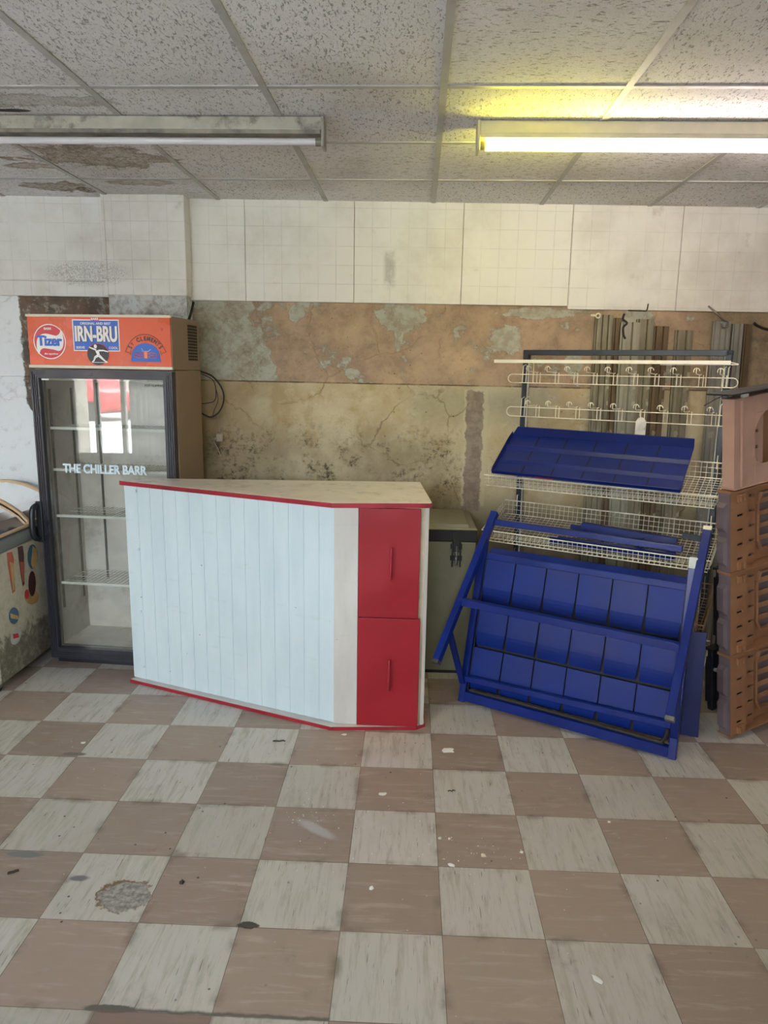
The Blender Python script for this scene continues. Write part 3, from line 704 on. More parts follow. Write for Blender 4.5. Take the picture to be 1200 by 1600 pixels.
# white swirl band through the badge
band = []
for k in range(25):
    a = -2.35+k*(1.95/24); band.append((cx+0.062*math.cos(a)*1.0+0.004, cz-0.012+0.052*math.sin(a)))
tops = [(-.068, -.055), (-.072, -.02), (-.066, .012), (-.048, .032), (-.020, .040), (0.015, .034), (.038, .030), (.055, .040), (.066, .058), (.074, .030), (.076, .0), (.068, -.030), (.050, -.046), (.020, -.040), (-.010, -.036), (-.036, -.034), (-.052, -.044), (-.060, -.062)]
tp = smooth_path([(a, 0, b) for a, b in tops], 5, True)
poly('swirl', [(cx+p.x, cz+p.z) for p in tp], 's_white', 2)
text_obj('lettering', 'Tizer', 0.070, cx, SY-0.0018, cz+0.002, 's_blue', sg, bold=0.0036, sx=0.90, space=0.98)
text_obj('lettering', 'BARR', 0.017, cx-0.006, SY-0.0018, cz+0.064, 's_white', sg, bold=0.0003)
text_obj('lettering', 'the appetizer', 0.014, cx+0.006, SY-0.0018, cz-0.061, 's_white', sg, bold=0.0002)
# blue plate
def rect(x0, x1, z0, z1, sk=0.0): return [(x0, z0), (x1, z0), (x1, z1), (x0, z1)]
x0, x1 = sx_(440), sx_(735); z0, z1 = 1.645+0.078-0.003, 1.645+0.226
poly('plate_border', rect(x0-.003, x1+.003, z0-.003, z1+.003), 's_white', 0); poly('blue_plate', rect(x0+.002, x1-.002, z0+.002, z1-.002), 's_blue', 1)
mx = (x0+x1)/2
text_obj('lettering', 'ORIGINAL AND BEST', 0.0165, mx, SY-0.0014, z1-0.017, 's_white', sg, bold=0.0003, space=1.05)
text_obj('lettering', 'IRN-BRU', 0.106, mx+0.001, SY-0.0012, z1-0.073, 's_black', sg, bold=0.0058, sx=0.565, space=1.0)
text_obj('lettering', 'IRN-BRU', 0.106, mx, SY-0.0022, z1-0.072, 's_white', sg, bold=0.0034, sx=0.565, space=1.0)
text_obj('lettering', 'SERVE', 0.0165, x0+0.034, SY-0.0014, z0+0.014, 's_white', sg, bold=0.0003, space=1.1)
text_obj('lettering', 'COOL', 0.0165, x1-0.032, SY-0.0014, z0+0.014, 's_white', sg, bold=0.0003, space=1.1)
poly('name_tab', rect(mx-0.024, mx+0.020, z1-.002, z1+.012), 's_red', 2)
text_obj('lettering', 'BARR', 0.0165, mx-0.002, SY-0.0022, z1+0.005, 's_white', sg, bold=0.0005)
ax, az = sx_(594), 1.645+0.056
dsc('emblem_rim', ax, az, 0.060, 0.055, 's_red', 3); dsc('emblem_ring', ax, az, 0.0575, 0.0525, 's_black', 4)
def strokes(name, paths, mat, lay):
    bm = new()
    for pts, rr in paths:
        tube(bm, [(ax+p[0], SY-0.0004*lay-0.0008, az+p[1]) for p in pts], rr, 6)
    for v in bm.verts: v.co.y = SY-0.0004*lay-0.0008 + (v.co.y-(SY-0.0004*lay-0.0008))*0.12
    return link(name, bm, mat, sg)
strokes('athlete_emblem', [([(-.004, .020), (.004, -.004)], [.011, .007]), ([(-.008, .022), (-.030, .030), (-.046, .036)], [.005, .0045, .003]), ([(.006, .020), (.030, .020), (.056, .014)], [.005, .004, .003]),
    ([(.002, -.004), (-.016, -.014), (-.024, -.032), (-.034, -.038)], [.008, .0065, .004, .003]), ([(.006, -.006), (.022, -.020), (.038, -.034), (.048, -.036)], [.008, .006, .004, .003]), ([(-.034, -.040), (.050, -.040)], .0016)], 's_white', 5)
dsc('emblem_head', ax-0.012, az+0.040, 0.0085, 0.010, 's_white', 6, 20)
# arched banner sign
bx, bz = sx_(903), sz_(300)
arc = [(bx+0.107*math.cos(a), bz-0.026+0.118*math.sin(a)) for a in [PI*(0.17+0.66*k/24) for k in range(25)]]
arc_in = [(bx+0.070*math.cos(a), bz-0.030+0.066*math.sin(a)) for a in [PI*(0.06+0.88*k/24) for k in range(25)]]
bm = new()
tube(bm, [(p[0], SY-0.001, p[1]) for p in arc], 0.0014, 4)
for sgn in (-1, 1):
    tail = [(0.094, .034), (0.108, .004), (0.090, .002), (0.082, -.010), (0.078, .012)]
    tube(bm, [(bx+sgn*a, SY-0.001, bz+b) for a, b in tail], 0.0014, 4)
for v in bm.verts: v.co.y = SY-0.001+(v.co.y-(SY-0.001))*0.3
link('banner_outline', bm, 's_black', sg)
dome = [(bx+0.074*math.cos(PI*k/24)*(1.0), bz-0.014+0.062*math.sin(PI*k/24)) for k in range(25)] + [(bx-0.080, bz-0.044), (bx+0.080, bz-0.044)]
poly('blue_dome', dome, 's_blue', 0)
word = 'ST CLEMENTS'
for i, ch in enumerate(word):
    if ch == ' ': continue
    a = PI*(0.815-0.0625*i); r_ = 0.096
    text_obj('lettering', ch, 0.030 if i != 1 else 0.018, bx+r_*math.cos(a), SY-0.0014, bz-0.026+r_*math.sin(a), 's_black', sg, bold=0.0008, sx=0.80, rot=a-PI/2)
for sgn in (-1, 1):
    bm = new(); pts = [(bx+sgn*0.034+0.026*math.cos(t), SY-0.0014, bz-0.012+0.013*math.sin(t)) for t in [2*PI*k/24 for k in range(24)]]
    tube(bm, pts, 0.0013, 4, True)
    for k in range(5): tube(bm, [(bx+sgn*0.034, SY-0.0014, bz-0.012), (bx+sgn*0.034+0.026*math.cos(k*1.26), SY-0.0014, bz-0.012+0.013*math.sin(k*1.26))], 0.001, 4)
    link('fruit_drawing', bm, 's_orange', sg)
poly('glass_drawing', [(bx-.010, bz-.028), (bx+.010, bz-.028), (bx+.013, bz+.006), (bx-.013, bz+.006)], 's_orange', 1)
bm = new()
for a, b in (((-.013, .006), (-.020, .012)), ((-.008, .008), (.012, .008)), ((.012, .007), (.028, .018)), ((-.012, .010), (-.022, .022)), ((-.003, -.026), (-.003, .004)), ((.004, -.026), (.004, .004))):
    tube(bm, [(bx+a[0], SY-0.0018, bz+a[1]), (bx+b[0], SY-0.0018, bz+b[1])], 0.0011, 4)
link('straw_drawing', bm, 's_white', sg)
dsc('light_switch', sx_(1012), sz_(152), 0.006, 0.008, 's_red', 1, 16)
# door: frame with raised ribs, pane, gasket, lettering, handle
dr = bpy.data.objects.new('door', None); COL.objects.link(dr); dr.parent = fr
bm = new(); holed(bm, (0, 0.0, 0.035), (1, 0, 0), (0, 0, 1), (0, 1, 0), FW-0.004, 1.585, [(0.046, FW-0.052, 0.062, 1.542)], 0.045); link('door_frame', bm, 'plum', dr)
bm = new()
for k, e in enumerate((0.010, 0.021, 0.032)):
    for (a, b) in (((e, .035+e), (FW-.004-e, .035+e)), ((FW-.004-e, .035+e), (FW-.004-e, 1.62-e)), ((FW-.004-e, 1.62-e), (e, 1.62-e)), ((e, 1.62-e), (e, .035+e))):
        beam(bm, (a[0], -0.002, a[1]), (b[0], -0.002, b[1]), 0.005, 0.005)
link('frame_rib', bm, 'plum', dr)
bm = new(); box(bm, 0.044, FW-0.05, 0.012, 0.016, 0.095, 1.579); link('pane', bm, 'glass', dr)
bm = new(); holed(bm, (0.040, 0.030, 0.090), (1, 0, 0), (0, 0, 1), (0, 1, 0), FW-0.086, 1.492, [(0.016, FW-0.102, 0.016, 1.476)], 0.012); link('glazing_spacer', bm, 'steel', dr)
text_obj('lettering', 'THE CHILLER BARR', 0.0655, 0.372, 0.0100, 1.105, 's_text', dr, bold=0.0026, sx=0.835, ext=0.0005, space=0.98)
bm = new(); pts = smooth_path([(-0.012, -0.010, 0.72), (-0.020, -0.040, 0.735), (-0.022, -0.050, 0.80), (-0.020, -0.040, 0.885), (-0.010, -0.008, 0.905)], 6)
tube(bm, pts, 0.015, 10); box(bm, -0.02, 0.014, -0.012, 0.002, 0.70, 0.925); bev(link('handle', bm, 'plinth', dr), 0.004, 2)
bm = new(); box(bm, 0.055, 0.095, 0.0105, 0.0115, 1.566, 1.574); link('sticker', bm, 's_white', dr)
text_obj('lettering', 'POT TOPPERS', 0.016, 0.665, 0.0100, 1.548, 's_black', dr, bold=0.0001, ext=0.0003)
# shelves and slotted standards
bm0 = new()
sw, sd = FW-0.098, 0.27
for i in range(26): cyl(bm0, (0.01+i*(sw-0.02)/25, 0.0, 0.004), (0.01+i*(sw-0.02)/25, sd, 0.004), 0.0016, 5)
for y in (0.05, 0.135, 0.22, 0.268): cyl(bm0, (0, y, 0.0), (sw, y, 0.0), 0.0022, 5)
box(bm0, 0, sw, -0.003, 0.003, -0.006, 0.008)
first = None
for zz in (1.312, 1.088, 0.833, 0.452):
    if first is None:
        first = link('shelf', bm0, 'shelfwire', fr); s_ = first
    else:
        s_ = first.copy(); COL.objects.link(s_); s_.parent = fr
    s_.location = (0.048, 0.072, zz)
for (x, y) in ((0.0425, 0.085), (0.0425, 0.30), (FW-0.0455, 0.085), (FW-0.0455, 0.30)):
    bm = new(); holed(bm, (x, y, 0.30), (0, 1, 0), (0, 0, 1), (1, 0, 0), 0.018, 1.22, [(0.006, 0.012, 0.012+k*0.024, 0.022+k*0.024) for k in range(50)], 0.003); link('slotted_strip', bm, 'steel', fr)
# rear wall standards
for x in (0.17, 0.60):
    bm = new(); box(bm, x, x+0.012, FD-0.046, FD-0.0405, 0.40, 1.55); link('back_strip', bm, 'steel', fr)

# cables behind the fridge
bm = new(); tube(bm, smooth_path([(-1.190, 4.12, 1.625), (-1.120, 4.14, 1.595), (-1.072, 4.15, 1.53), (-1.062, 4.15, 1.465), (-1.085, 4.14, 1.40), (-1.128, 4.13, 1.368), (-1.165, 4.12, 1.378), (-1.20, 4.12, 1.40)], 7), 0.0048, 8)
tag(link('power_cable', bm, 'cable', smooth=True), 'thick black cable looping out from behind the drinks fridge', 'cable')
bm = new(); tube(bm, smooth_path([(-1.19, 4.15, 1.61), (-1.125, 4.16, 1.575), (-1.108, 4.16, 1.51), (-1.124, 4.17, 1.455), (-1.19, 4.16, 1.44)], 7), 0.0026, 6)
tube(bm, smooth_path([(-1.108, 4.165, 1.52), (-1.100, 4.17, 1.46), (-1.122, 4.165, 1.405), (-1.135, 4.16, 1.36)], 7), 0.0022, 6)
tag(link('thin_cable', bm, 'cable', smooth=True), 'thin dark cable tangled inside the thick cable loop beside the drinks fridge', 'cable')
t = thing('plug_lead', 'dirty white lead with a plug hanging on the wall beside the drinks fridge', 'plug', (-1.115, 4.24, 1.20))
def wl(name, bm, mat, par, smooth=False):     # geometry given in world space, stored in the thing's own space
    M = Matrix.Translation(par.location) @ Matrix.Rotation(par.rotation_euler.z, 4, 'Z')
    bm.transform(M.inverted()); return link(name, bm, mat, par, smooth)
bm = new(); tube(bm, smooth_path([(-1.128, 4.25, 1.37), (-1.122, 4.25, 1.33), (-1.118, 4.25, 1.27)], 6), 0.0028, 6)
tube(bm, smooth_path([(-1.150, 4.24, 1.22), (-1.146, 4.25, 1.20), (-1.13, 4.25, 1.17), (-1.115, 4.25, 1.13)], 6), 0.0022, 6); wl('lead', bm, 'cablew', t)
bm = new(); box(bm, -1.137, -1.098, 4.235, 4.262, 1.215, 1.262); box(bm, -1.152, -1.137, 4.240, 4.258, 1.222, 1.238); bev(wl('plug_body', bm, 'cablew', t), 0.006, 3)
bm = new(); tube(bm, smooth_path([(-1.235, 4.08, 1.89), (-1.232, 4.10, 1.905), (-1.222, 4.12, 1.95), (-1.215, 4.14, 2.00)], 6), 0.007, 8)
tag(link('cable_stub', bm, 'cable', smooth=True), 'short black cable rising from the fridge top to the pier', 'cable')

# ------------------------------------------------------------------ ice cream freezer at the left edge
ic = thing('ice_cream_freezer', 'white ice cream chest freezer with curved glass lids and stickers, at left edge', 'freezer', (-2.33, 3.34, 0))
bm = new(); box(bm, -2.66, -2.02, 3.34, 4.14, 0.058, 0.715); bev(wl('body', bm, 'icebody', ic), 0.006, 2)
bm = new(); box(bm, -2.665, -2.014, 3.335, 4.145, 0.716, 0.785); bev(wl('rim', bm, 'greytrim', ic), 0.012, 3)
def lidarc(y0, y1, dz, th=0.006, wd=(-2.64, -2.035)):
    bm = new(); n = 14; a, b = wd; pr = []
    for k in range(n+1):
        t_ = k/n; x = b+(a-b)*t_; z = 0.80+dz+0.155*math.sin(PI*min(1, t_*0.92+0.0))**0.75 if t_ > 0 else 0.80+dz
        pr.append((x, z))
    for k in range(n):
        (x0, z0), (x1, z1) = pr[k], pr[k+1]
        hexa(bm, [(x0, y0, z0), (x1, y0, z1), (x1, y1, z1), (x0, y1, z0)], [(x0, y0, z0+th), (x1, y0, z1+th), (x1, y1, z1+th), (x0, y1, z0+th)])
    return bm, pr
for (y0, y1, dz) in ((3.355, 3.76, 0.0), (3.74, 4.125, 0.012)):
    bm, pr = lidarc(y0, y1, dz, 0.004); ld = wl('glass_lid', bm, 'iceglass', ic, False)
    bm = new()
    for yy in (y0, y1-0.0): 
        for k in range(len(pr)-1):
            beam(bm, (pr[k][0], yy, pr[k][1]+.006), (pr[k+1][0], yy, pr[k+1][1]+.006), 0.022, 0.012)
    beam(bm, (pr[0][0], y0, pr[0][1]), (pr[0][0], y1, pr[0][1]), 0.026, 0.012)
    e = link('lid_trim', bm, 'yellowtrim', None); M = Matrix.Translation((-2.33, 3.34, 0)); e.data.transform(M.inverted()); e.parent = ic
# basket wires under the near lid
bm = new()
for k in range(14): cyl(bm, (-2.62+k*0.043, 3.40, 0.72), (-2.62+k*0.043, 3.72, 0.72), 0.002, 5)
for k in range(8): cyl(bm, (-2.62, 3.40+k*0.045, 0.722), (-2.05, 3.40+k*0.045, 0.722), 0.002, 5)
bm.transform(Matrix.Translation((0, 0, 0.068))); wl('wire_basket', bm, 'shelfwire', ic)
def on_side(name, pts, mat, lay, par=ic):    # sticker outline on the right-hand side: (y, z)
    bm = new(); xx = -2.02+0.0006*lay
    a = [bm.verts.new((xx, p[0], p[1])) for p in pts]; b = [bm.verts.new((xx+0.0008, p[0], p[1])) for p in pts]
    bm.faces.new(a); bm.faces.new(b[::-1])
    for i in range(len(pts)): j = (i+1) % len(pts); bm.faces.new((a[i], b[i], b[j], a[j]))
    return wl(name, bm, mat, par)
def ovl(cy, cz, ry, rz, rot=0.0, n=28): return [(cy+ry*math.cos(a)*math.cos(rot)-rz*math.sin(a)*math.sin(rot), cz+ry*math.cos(a)*math.sin(rot)+rz*math.sin(a)*math.cos(rot)) for a in [2*PI*k/n for k in range(n)]]
YS, ZS = {}, {}
def side_pt(px, py):         # the side panel seen from the camera
    d = R3.transposed() @ Vector(((px-600)/1131.06, (py-800)/1131.06, 1.0)); t_ = -2.02/d.x; return (d.y*t_, H+d.z*t_)
def cv(px, py): return side_pt(px/457*80, 820+py/1600*280)
on_side('lolly_sticker', [cv(*p) for p in ((60, 250), (105, 240), (122, 300), (124, 420), (135, 590), (110, 612), (95, 520), (70, 370))], 'stk_rd', 1)
on_side('lolly_stripe', [cv(*p) for p in ((84, 330), (120, 345), (128, 580), (112, 590), (100, 450))], 'stk_tan', 2)
on_side('choc_sticker', [cv(*p) for p in ((155, 200), (200, 185), (212, 260), (214, 420), (217, 530), (202, 550), (188, 470), (165, 300))], 'stk_br', 1)
on_side('choc_stripe', [cv(*p) for p in ((176, 330), (208, 330), (212, 500), (200, 520))], 'stk_rd', 2)
on_side('round_sticker', [cv(288+44*math.cos(a), 285+110*math.sin(a)) for a in [2*PI*k/24 for k in range(24)]], 'stk_bl', 1)
on_side('sticker_cream', [cv(*p) for p in ((290, 190), (322, 215), (330, 300), (318, 370), (292, 392), (276, 350), (284, 260))], 'stk_tan', 2)
on_side('ice_sticker', [cv(280+62*math.cos(a), 640+72*math.sin(a)) for a in [2*PI*k/24 for k in range(24)]], 'stk_tan', 1)
on_side('ice_choc', [cv(284+33*math.cos(a), 525+112*math.sin(a)) for a in [2*PI*k/24 for k in range(24)]], 'stk_br', 2)
on_side('ice_berry', [cv(235+18*math.cos(a), 620+42*math.sin(a)) for a in [2*PI*k/16 for k in range(16)]], 's_red', 3)
on_side('oval_sticker', [cv(122+44*math.cos(a)+10*math.sin(a), 812+72*math.sin(a)-20*math.cos(a)) for a in [2*PI*k/24 for k in range(24)]], 'stk_bl', 1)
on_side('oval_band', [cv(*p) for p in ((88, 790), (158, 812), (164, 845), (96, 835))], 'stk_tan', 2)
on_side('worn_sticker', [cv(140+46*math.cos(a), 1000+66*math.sin(a)-25*math.cos(a)) for a in [2*PI*k/24 for k in range(24)]], 'tip', 1)
on_side('worn_band', [cv(*p) for p in ((112, 975), (160, 968), (168, 1005), (118, 1018))], 's_red', 2)
bm = new(); box(bm, -2.30, -2.035, 3.3385, 3.3400, 0.30, 0.52); wl('front_sticker', bm, 'stk_y', ic)
for (x, y) in ((-2.07, 3.39), (-2.60, 3.39), (-2.07, 4.08), (-2.60, 4.08)):
    c_ = bpy.data.objects.new('caster', None); COL.objects.link(c_); c_.parent = ic
    bm = new(); cyl(bm, (x-0.010, y, 0.024), (x+0.010, y, 0.024), 0.024, 18); wl('wheel', bm, 'slotdark', ic).parent = c_
    bm = new(); box(bm, x-0.018, x+0.018, y-0.016, y+0.016, 0.046, 0.060); box(bm, x-.016, x-.012, y-.012, y+.012, .02, .05); box(bm, x+.012, x+.016, y-.012, y+.012, .02, .05); wl('bracket', bm, 'steel', ic).parent = c_

# ------------------------------------------------------------------ white shop counter with red doors
ct = thing('shop_counter', 'white planked shop counter with red edging and two red doors', 'counter', (-0.65, 3.45, 0))
base = [(-1.445, 3.546), (-0.331, 3.096), (0.062, 3.126), (0.105, 3.160), (0.075, 3.74), (-1.385, 3.665)]
topp = [(-1.462, 3.588), (-1.455, 3.578), (-0.328, 3.093), (0.104, 3.140), (0.108, 3.160), (0.064, 3.752), (-1.40, 3.672)]
bm = new(); prism(bm, base, 0.0, 0.017); bev(wl('base_board', bm, 'cpost', ct), 0.001, 1)
def edging(pts, z0, z1, off=0.0025):
    bm = new(); n = len(pts)
    for i in range(n):
        a, b = Vector((*pts[i], 0)), Vector((*pts[(i+1) % n], 0)); beam(bm, a+Vector((0, 0, (z0+z1)/2)), b+Vector((0, 0, (z0+z1)/2)), off*2, z1-z0)
    return bm
wl('base_edging', edging(base, 0.0005, 0.0165), 'redge', ct)
bm = new(); prism(bm, topp, 1.053, 1.0755); wl('worktop', bm, 'ctop', ct)
wl('worktop_edging', edging(topp, 1.0535, 1.0745), 'redge', ct)
# lapped planks
A = Vector((-1.437, 3.580, 0)); B = Vector((-0.322, 3.141, 0)); d = (B-A).normalized(); nrm = Vector((d.y, -d.x, 0)); L_ = (B-A).length; N = 15
bm = new()
for k in range(N):
    a = A+d*(L_*k/N)+nrm*0.0; b = A+d*(L_*(k+1)/N+0.004)+nrm*0.0
    zb = 0.0185; zt = 1.0525
    p0, p1 = a+nrm*0.0005, b+nrm*0.0034
    hexa(bm, [(p0.x, p0.y, zb), (p1.x, p1.y, zb), (b.x, b.y, zb), (a.x, a.y, zb)], [(p0.x, p0.y, zt), (p1.x, p1.y, zt), (b.x, b.y, zt), (a.x, a.y, zt)])
wl('plank_front', bm, 'cwhite', ct)
bm = new()
prism(bm, [(-1.437, 3.582), (-0.322, 3.143), (-0.322, 3.16), (-1.42, 3.60)], 0.0175, 1.0525)
prism(bm, [(-1.42, 3.60), (-1.40, 3.60), (-1.378, 3.66), (-1.396, 3.66)], 0.0175, 1.0525); wl('carcass', bm, 'cpost', ct)
for q in ((-1.366, 1.03), (-1.366, .729), (-1.372, .392), (-1.370, .087)):
    y = A.y+(q[0]-A.x)*(B.y-A.y)/(B.x-A.x)-0.006
    bm = new(); bmesh.ops.create_uvsphere(bm, u_segments=12, v_segments=8, radius=0.0075, matrix=Matrix.Translation((q[0], y, q[1]))); wl('screw_cap', bm, 'cwhite', ct, True)
bm = new(); prism(bm, [(-0.322, 3.131), (-0.214, 3.129), (-0.214, 3.147), (-0.322, 3.149)], 0.0175, 1.0525); bev(wl('front_post', bm, 'cpost', ct), 0.001, 1)
bm = new(); prism(bm, [(0.048, 3.150), (0.095, 3.153), (0.095, 3.168), (0.048, 3.165)], 0.0175, 1.0525); wl('stile', bm, 'cream', ct)
bm = new(); prism(bm, [(0.083, 3.142), (0.0985, 3.148), (0.062, 3.738), (0.047, 3.738)], 0.0175, 1.0525); wl('side_panel', bm, 'cpost', ct)
bm = new(); prism(bm, [(-0.214, 3.150), (0.05, 3.150), (0.05, 3.30), (-0.214, 3.30)], 0.0175, 1.0525); wl('inner_box', bm, 'cream', ct)
for (z0, z1, hz) in ((0.5475, 1.050, 0.805), (0.0185, 0.5435, 0.278)):
    dr2 = bpy.data.objects.new('door', None); COL.objects.link(dr2); dr2.parent = ct
    bm = new(); prism(bm, [(-0.212, 3.122), (0.0705-(z0*0.018), 3.118), (0.0705-(z0*0.018), 3.136), (-0.212, 3.140)], z0, z1); bev(wl('door_panel', bm, 'red', ct), 0.0015, 2).parent = dr2
    bm = new(); tube(bm, smooth_path([(-0.066, 3.118, hz-0.066), (-0.066, 3.092, hz-0.064), (-0.066, 3.090, hz), (-0.066, 3.092, hz+0.064), (-0.066, 3.118, hz+0.066)], 6), 0.0058, 8); wl('handle', bm, 'redge', ct, True).parent = dr2

# ------------------------------------------------------------------ old chest freezer behind the counter
ch = thing('chest_freezer', 'old cream chest freezer with sprung black lid latch, behind the white counter', 'freezer', (-0.2, 4.0, 0))
bm = new(); box(bm, -0.75, 0.373, 3.778, 4.262, 0.018, 0.752); bev(wl('body', bm, 'chest', ch), 0.008, 2)
bm = new(); box(bm, -0.74, 0.363, 3.79, 4.25, 0.0, 0.0195); wl('under_shadow', bm, 'blackrub', ch)  # black strip stands in for the shadow under the freezer
bm = new(); box(bm, -0.753, 0.379, 3.776, 4.266, 0.752, 0.818); bev(wl('seal', bm, 'blackrub', ch), 0.004, 2)
bm = new(); hexa(bm, [(-0.75, 3.777, .818), (0.376, 3.777, .818), (0.376, 4.264, .818), (-0.75, 4.264, .818)], [(-0.74, 3.785, .826), (0.366, 3.785, .826), (0.366, 4.25, .826), (-0.74, 4.25, .826)])
hexa(bm, [(-0.70, 3.80, .826), (0.335, 3.80, .826), (0.335, 4.24, .826), (-0.70, 4.24, .826)], [(-0.69, 3.808, .842), (0.326, 3.808, .842), (0.326, 4.235, .842), (-0.69, 4.235, .842)])
wl('lid', bm, 'chestlid', ch)
lt = bpy.data.objects.new('latch', None); COL.objects.link(lt); lt.parent = ch
bm = new(); box(bm, 0.243, 0.290, 3.758, 3.777, 0.765, 0.81); box(bm, 0.252, 0.282, 3.752, 3.777, 0.70, 0.77); box(bm, 0.236, 0.298, 3.766, 3.777, 0.715, 0.742); box(bm, 0.236, 0.298, 3.766, 3.777, 0.652, 0.676); box(bm, 0.244, 0.250, 3.748, 3.777, 0.62, 0.75); box(bm, 0.286, 0.292, 3.748, 3.777, 0.62, 0.75)
wl('catch', bm, 'blackrub', ch).parent = lt
bm = new(); tube(bm, [(0.268+0.009*math.cos(k*0.7), 3.760+0.009*math.sin(k*0.7), 0.622+k*0.0009) for k in range(130)], 0.0018, 5); wl('spring', bm, 'steel', ch).parent = lt

# ------------------------------------------------------------------ local frame shared by the two display stands
SO = (0.302, 3.446, 0.0); SRZ = -math.atan2(0.494, 0.870)

# --- dark upright stand with wire baskets, close to the wall
st = thing('basket_stand', 'slate upright display stand with hook rails and tiered cream wire baskets', 'display stand', SO, SRZ)
for u in (-0.015, 0.992):
    bm = new(); beam(bm, (u, .70, 0.0), (u, .70, 1.765), 0.028, 0.045, (0, 1, 0)); up = bev(link('upright', bm, 'slate', st), 0.002, 1)
    bm = new(); xx = u-0.0155 if u > 0.5 else u+0.0145
    holed(bm, (xx-0.003 if u > .5 else xx, 0.684, 0.15), (0, 1, 0), (0, 0, 1), (1, 0, 0), 0.022, 1.55, [(0.007, 0.015, 0.012+k*0.025, 0.026+k*0.025) for k in range(60)], 0.003)
    link('slotted_strip', bm, 'tip', up)
    bm = new(); beam(bm, (u, .30, 0.012), (u, .745, 0.012), 0.04, 0.024); link('foot', bm, 'slate', st)
bm = new(); beam(bm, (-0.03, .70, 1.752), (1.007, .70, 1.752), 0.045, 0.028); bev(link('top_bar', bm, 'slate', st), 0.002, 1)
bm = new(); beam(bm, (0.0, .70, 0.20), (0.978, .70, 0.20), 0.03, 0.03); link('cross_bar', bm, 'slate', st)
bm = new(); beam(bm, (-0.163, .60, 1.704), (1.012, .60, 1.707), 0.008, 0.017); tube(bm, [(1.01, .60, 1.708), (1.045, .60, 1.700), (1.045, .60, 1.697), (0.70, .605, 1.694)], 0.002, 5)
link('ticket_strip', bm, 'railwhite', st)
def rail(z0, z1, row):
    bm = new(); u0, u1, v, r = -0.088, 1.048, 0.625, (z1-z0)/2; zc = (z0+z1)/2
    pts = [(u0+r, v, z1), (u1-r, v, z1)] + [(u1-r+r*math.sin(a), v, zc+r*math.cos(a)) for a in [PI*k/8 for k in range(1, 8)]] + [(u1-r, v, z0), (u0+r, v, z0)] + [(u0+r-r*math.sin(a), v, zc-r*math.cos(a)) for a in [PI*k/8 for k in range(1, 8)]]
    tube(bm, pts, 0.0026, 6, True)
    for uu in (0.005, 0.052) if row == 0 else (0.0,):
        pass
    for uu in (-0.008, 0.012, 0.985, 1.002): tube(bm, [(uu, v+0.004, z0-0.002), (uu, v+0.01, z1+0.045), (uu, .69, z1+0.055)], 0.0024, 5)
    if row == 0:
        for uu in (0.055, 0.91): tube(bm, [(uu, v-0.003, z0), (uu, v-0.003, z1+0.06)], 0.0024, 5)
    rl = link('hook_rail', bm, 'wire', st)
    for k in range(10 if row == 0 else 9):
        uh = 0.085+k*0.1005 if row == 0 else 0.09+k*0.109
        bm = new()
        for dd_ in (-0.009, 0.009): tube(bm, [(uh+dd_, v-0.004, z0-0.002), (uh+dd_, v-0.004, z1+0.012)], 0.0021, 5)
        zt = z1+0.012
        tube(bm, [(uh-0.009, v-0.004, zt), (uh, v-0.012, zt+0.002), (uh, v-0.03, zt), (uh, v-0.155, zt+0.004)]+[(uh-0.0, v-0.155-0.013*math.sin(a), zt+0.017-0.013*math.cos(a)) for a in [PI*j/7 for j in range(1, 9)]], 0.0021, 5)
        # curled eye at the tip, facing the shopper
        tube(bm, [(uh+0.013*math.cos(a), v-0.158, zt+0.018+0.013*math.sin(a)) for a in [PI*(0.0+1.15*j/9) for j in range(10)]], 0.0021, 5)
        link('hook', bm, 'wire', rl)
rail(1.592, 1.636, 0); rail(1.412, 1.462, 1)
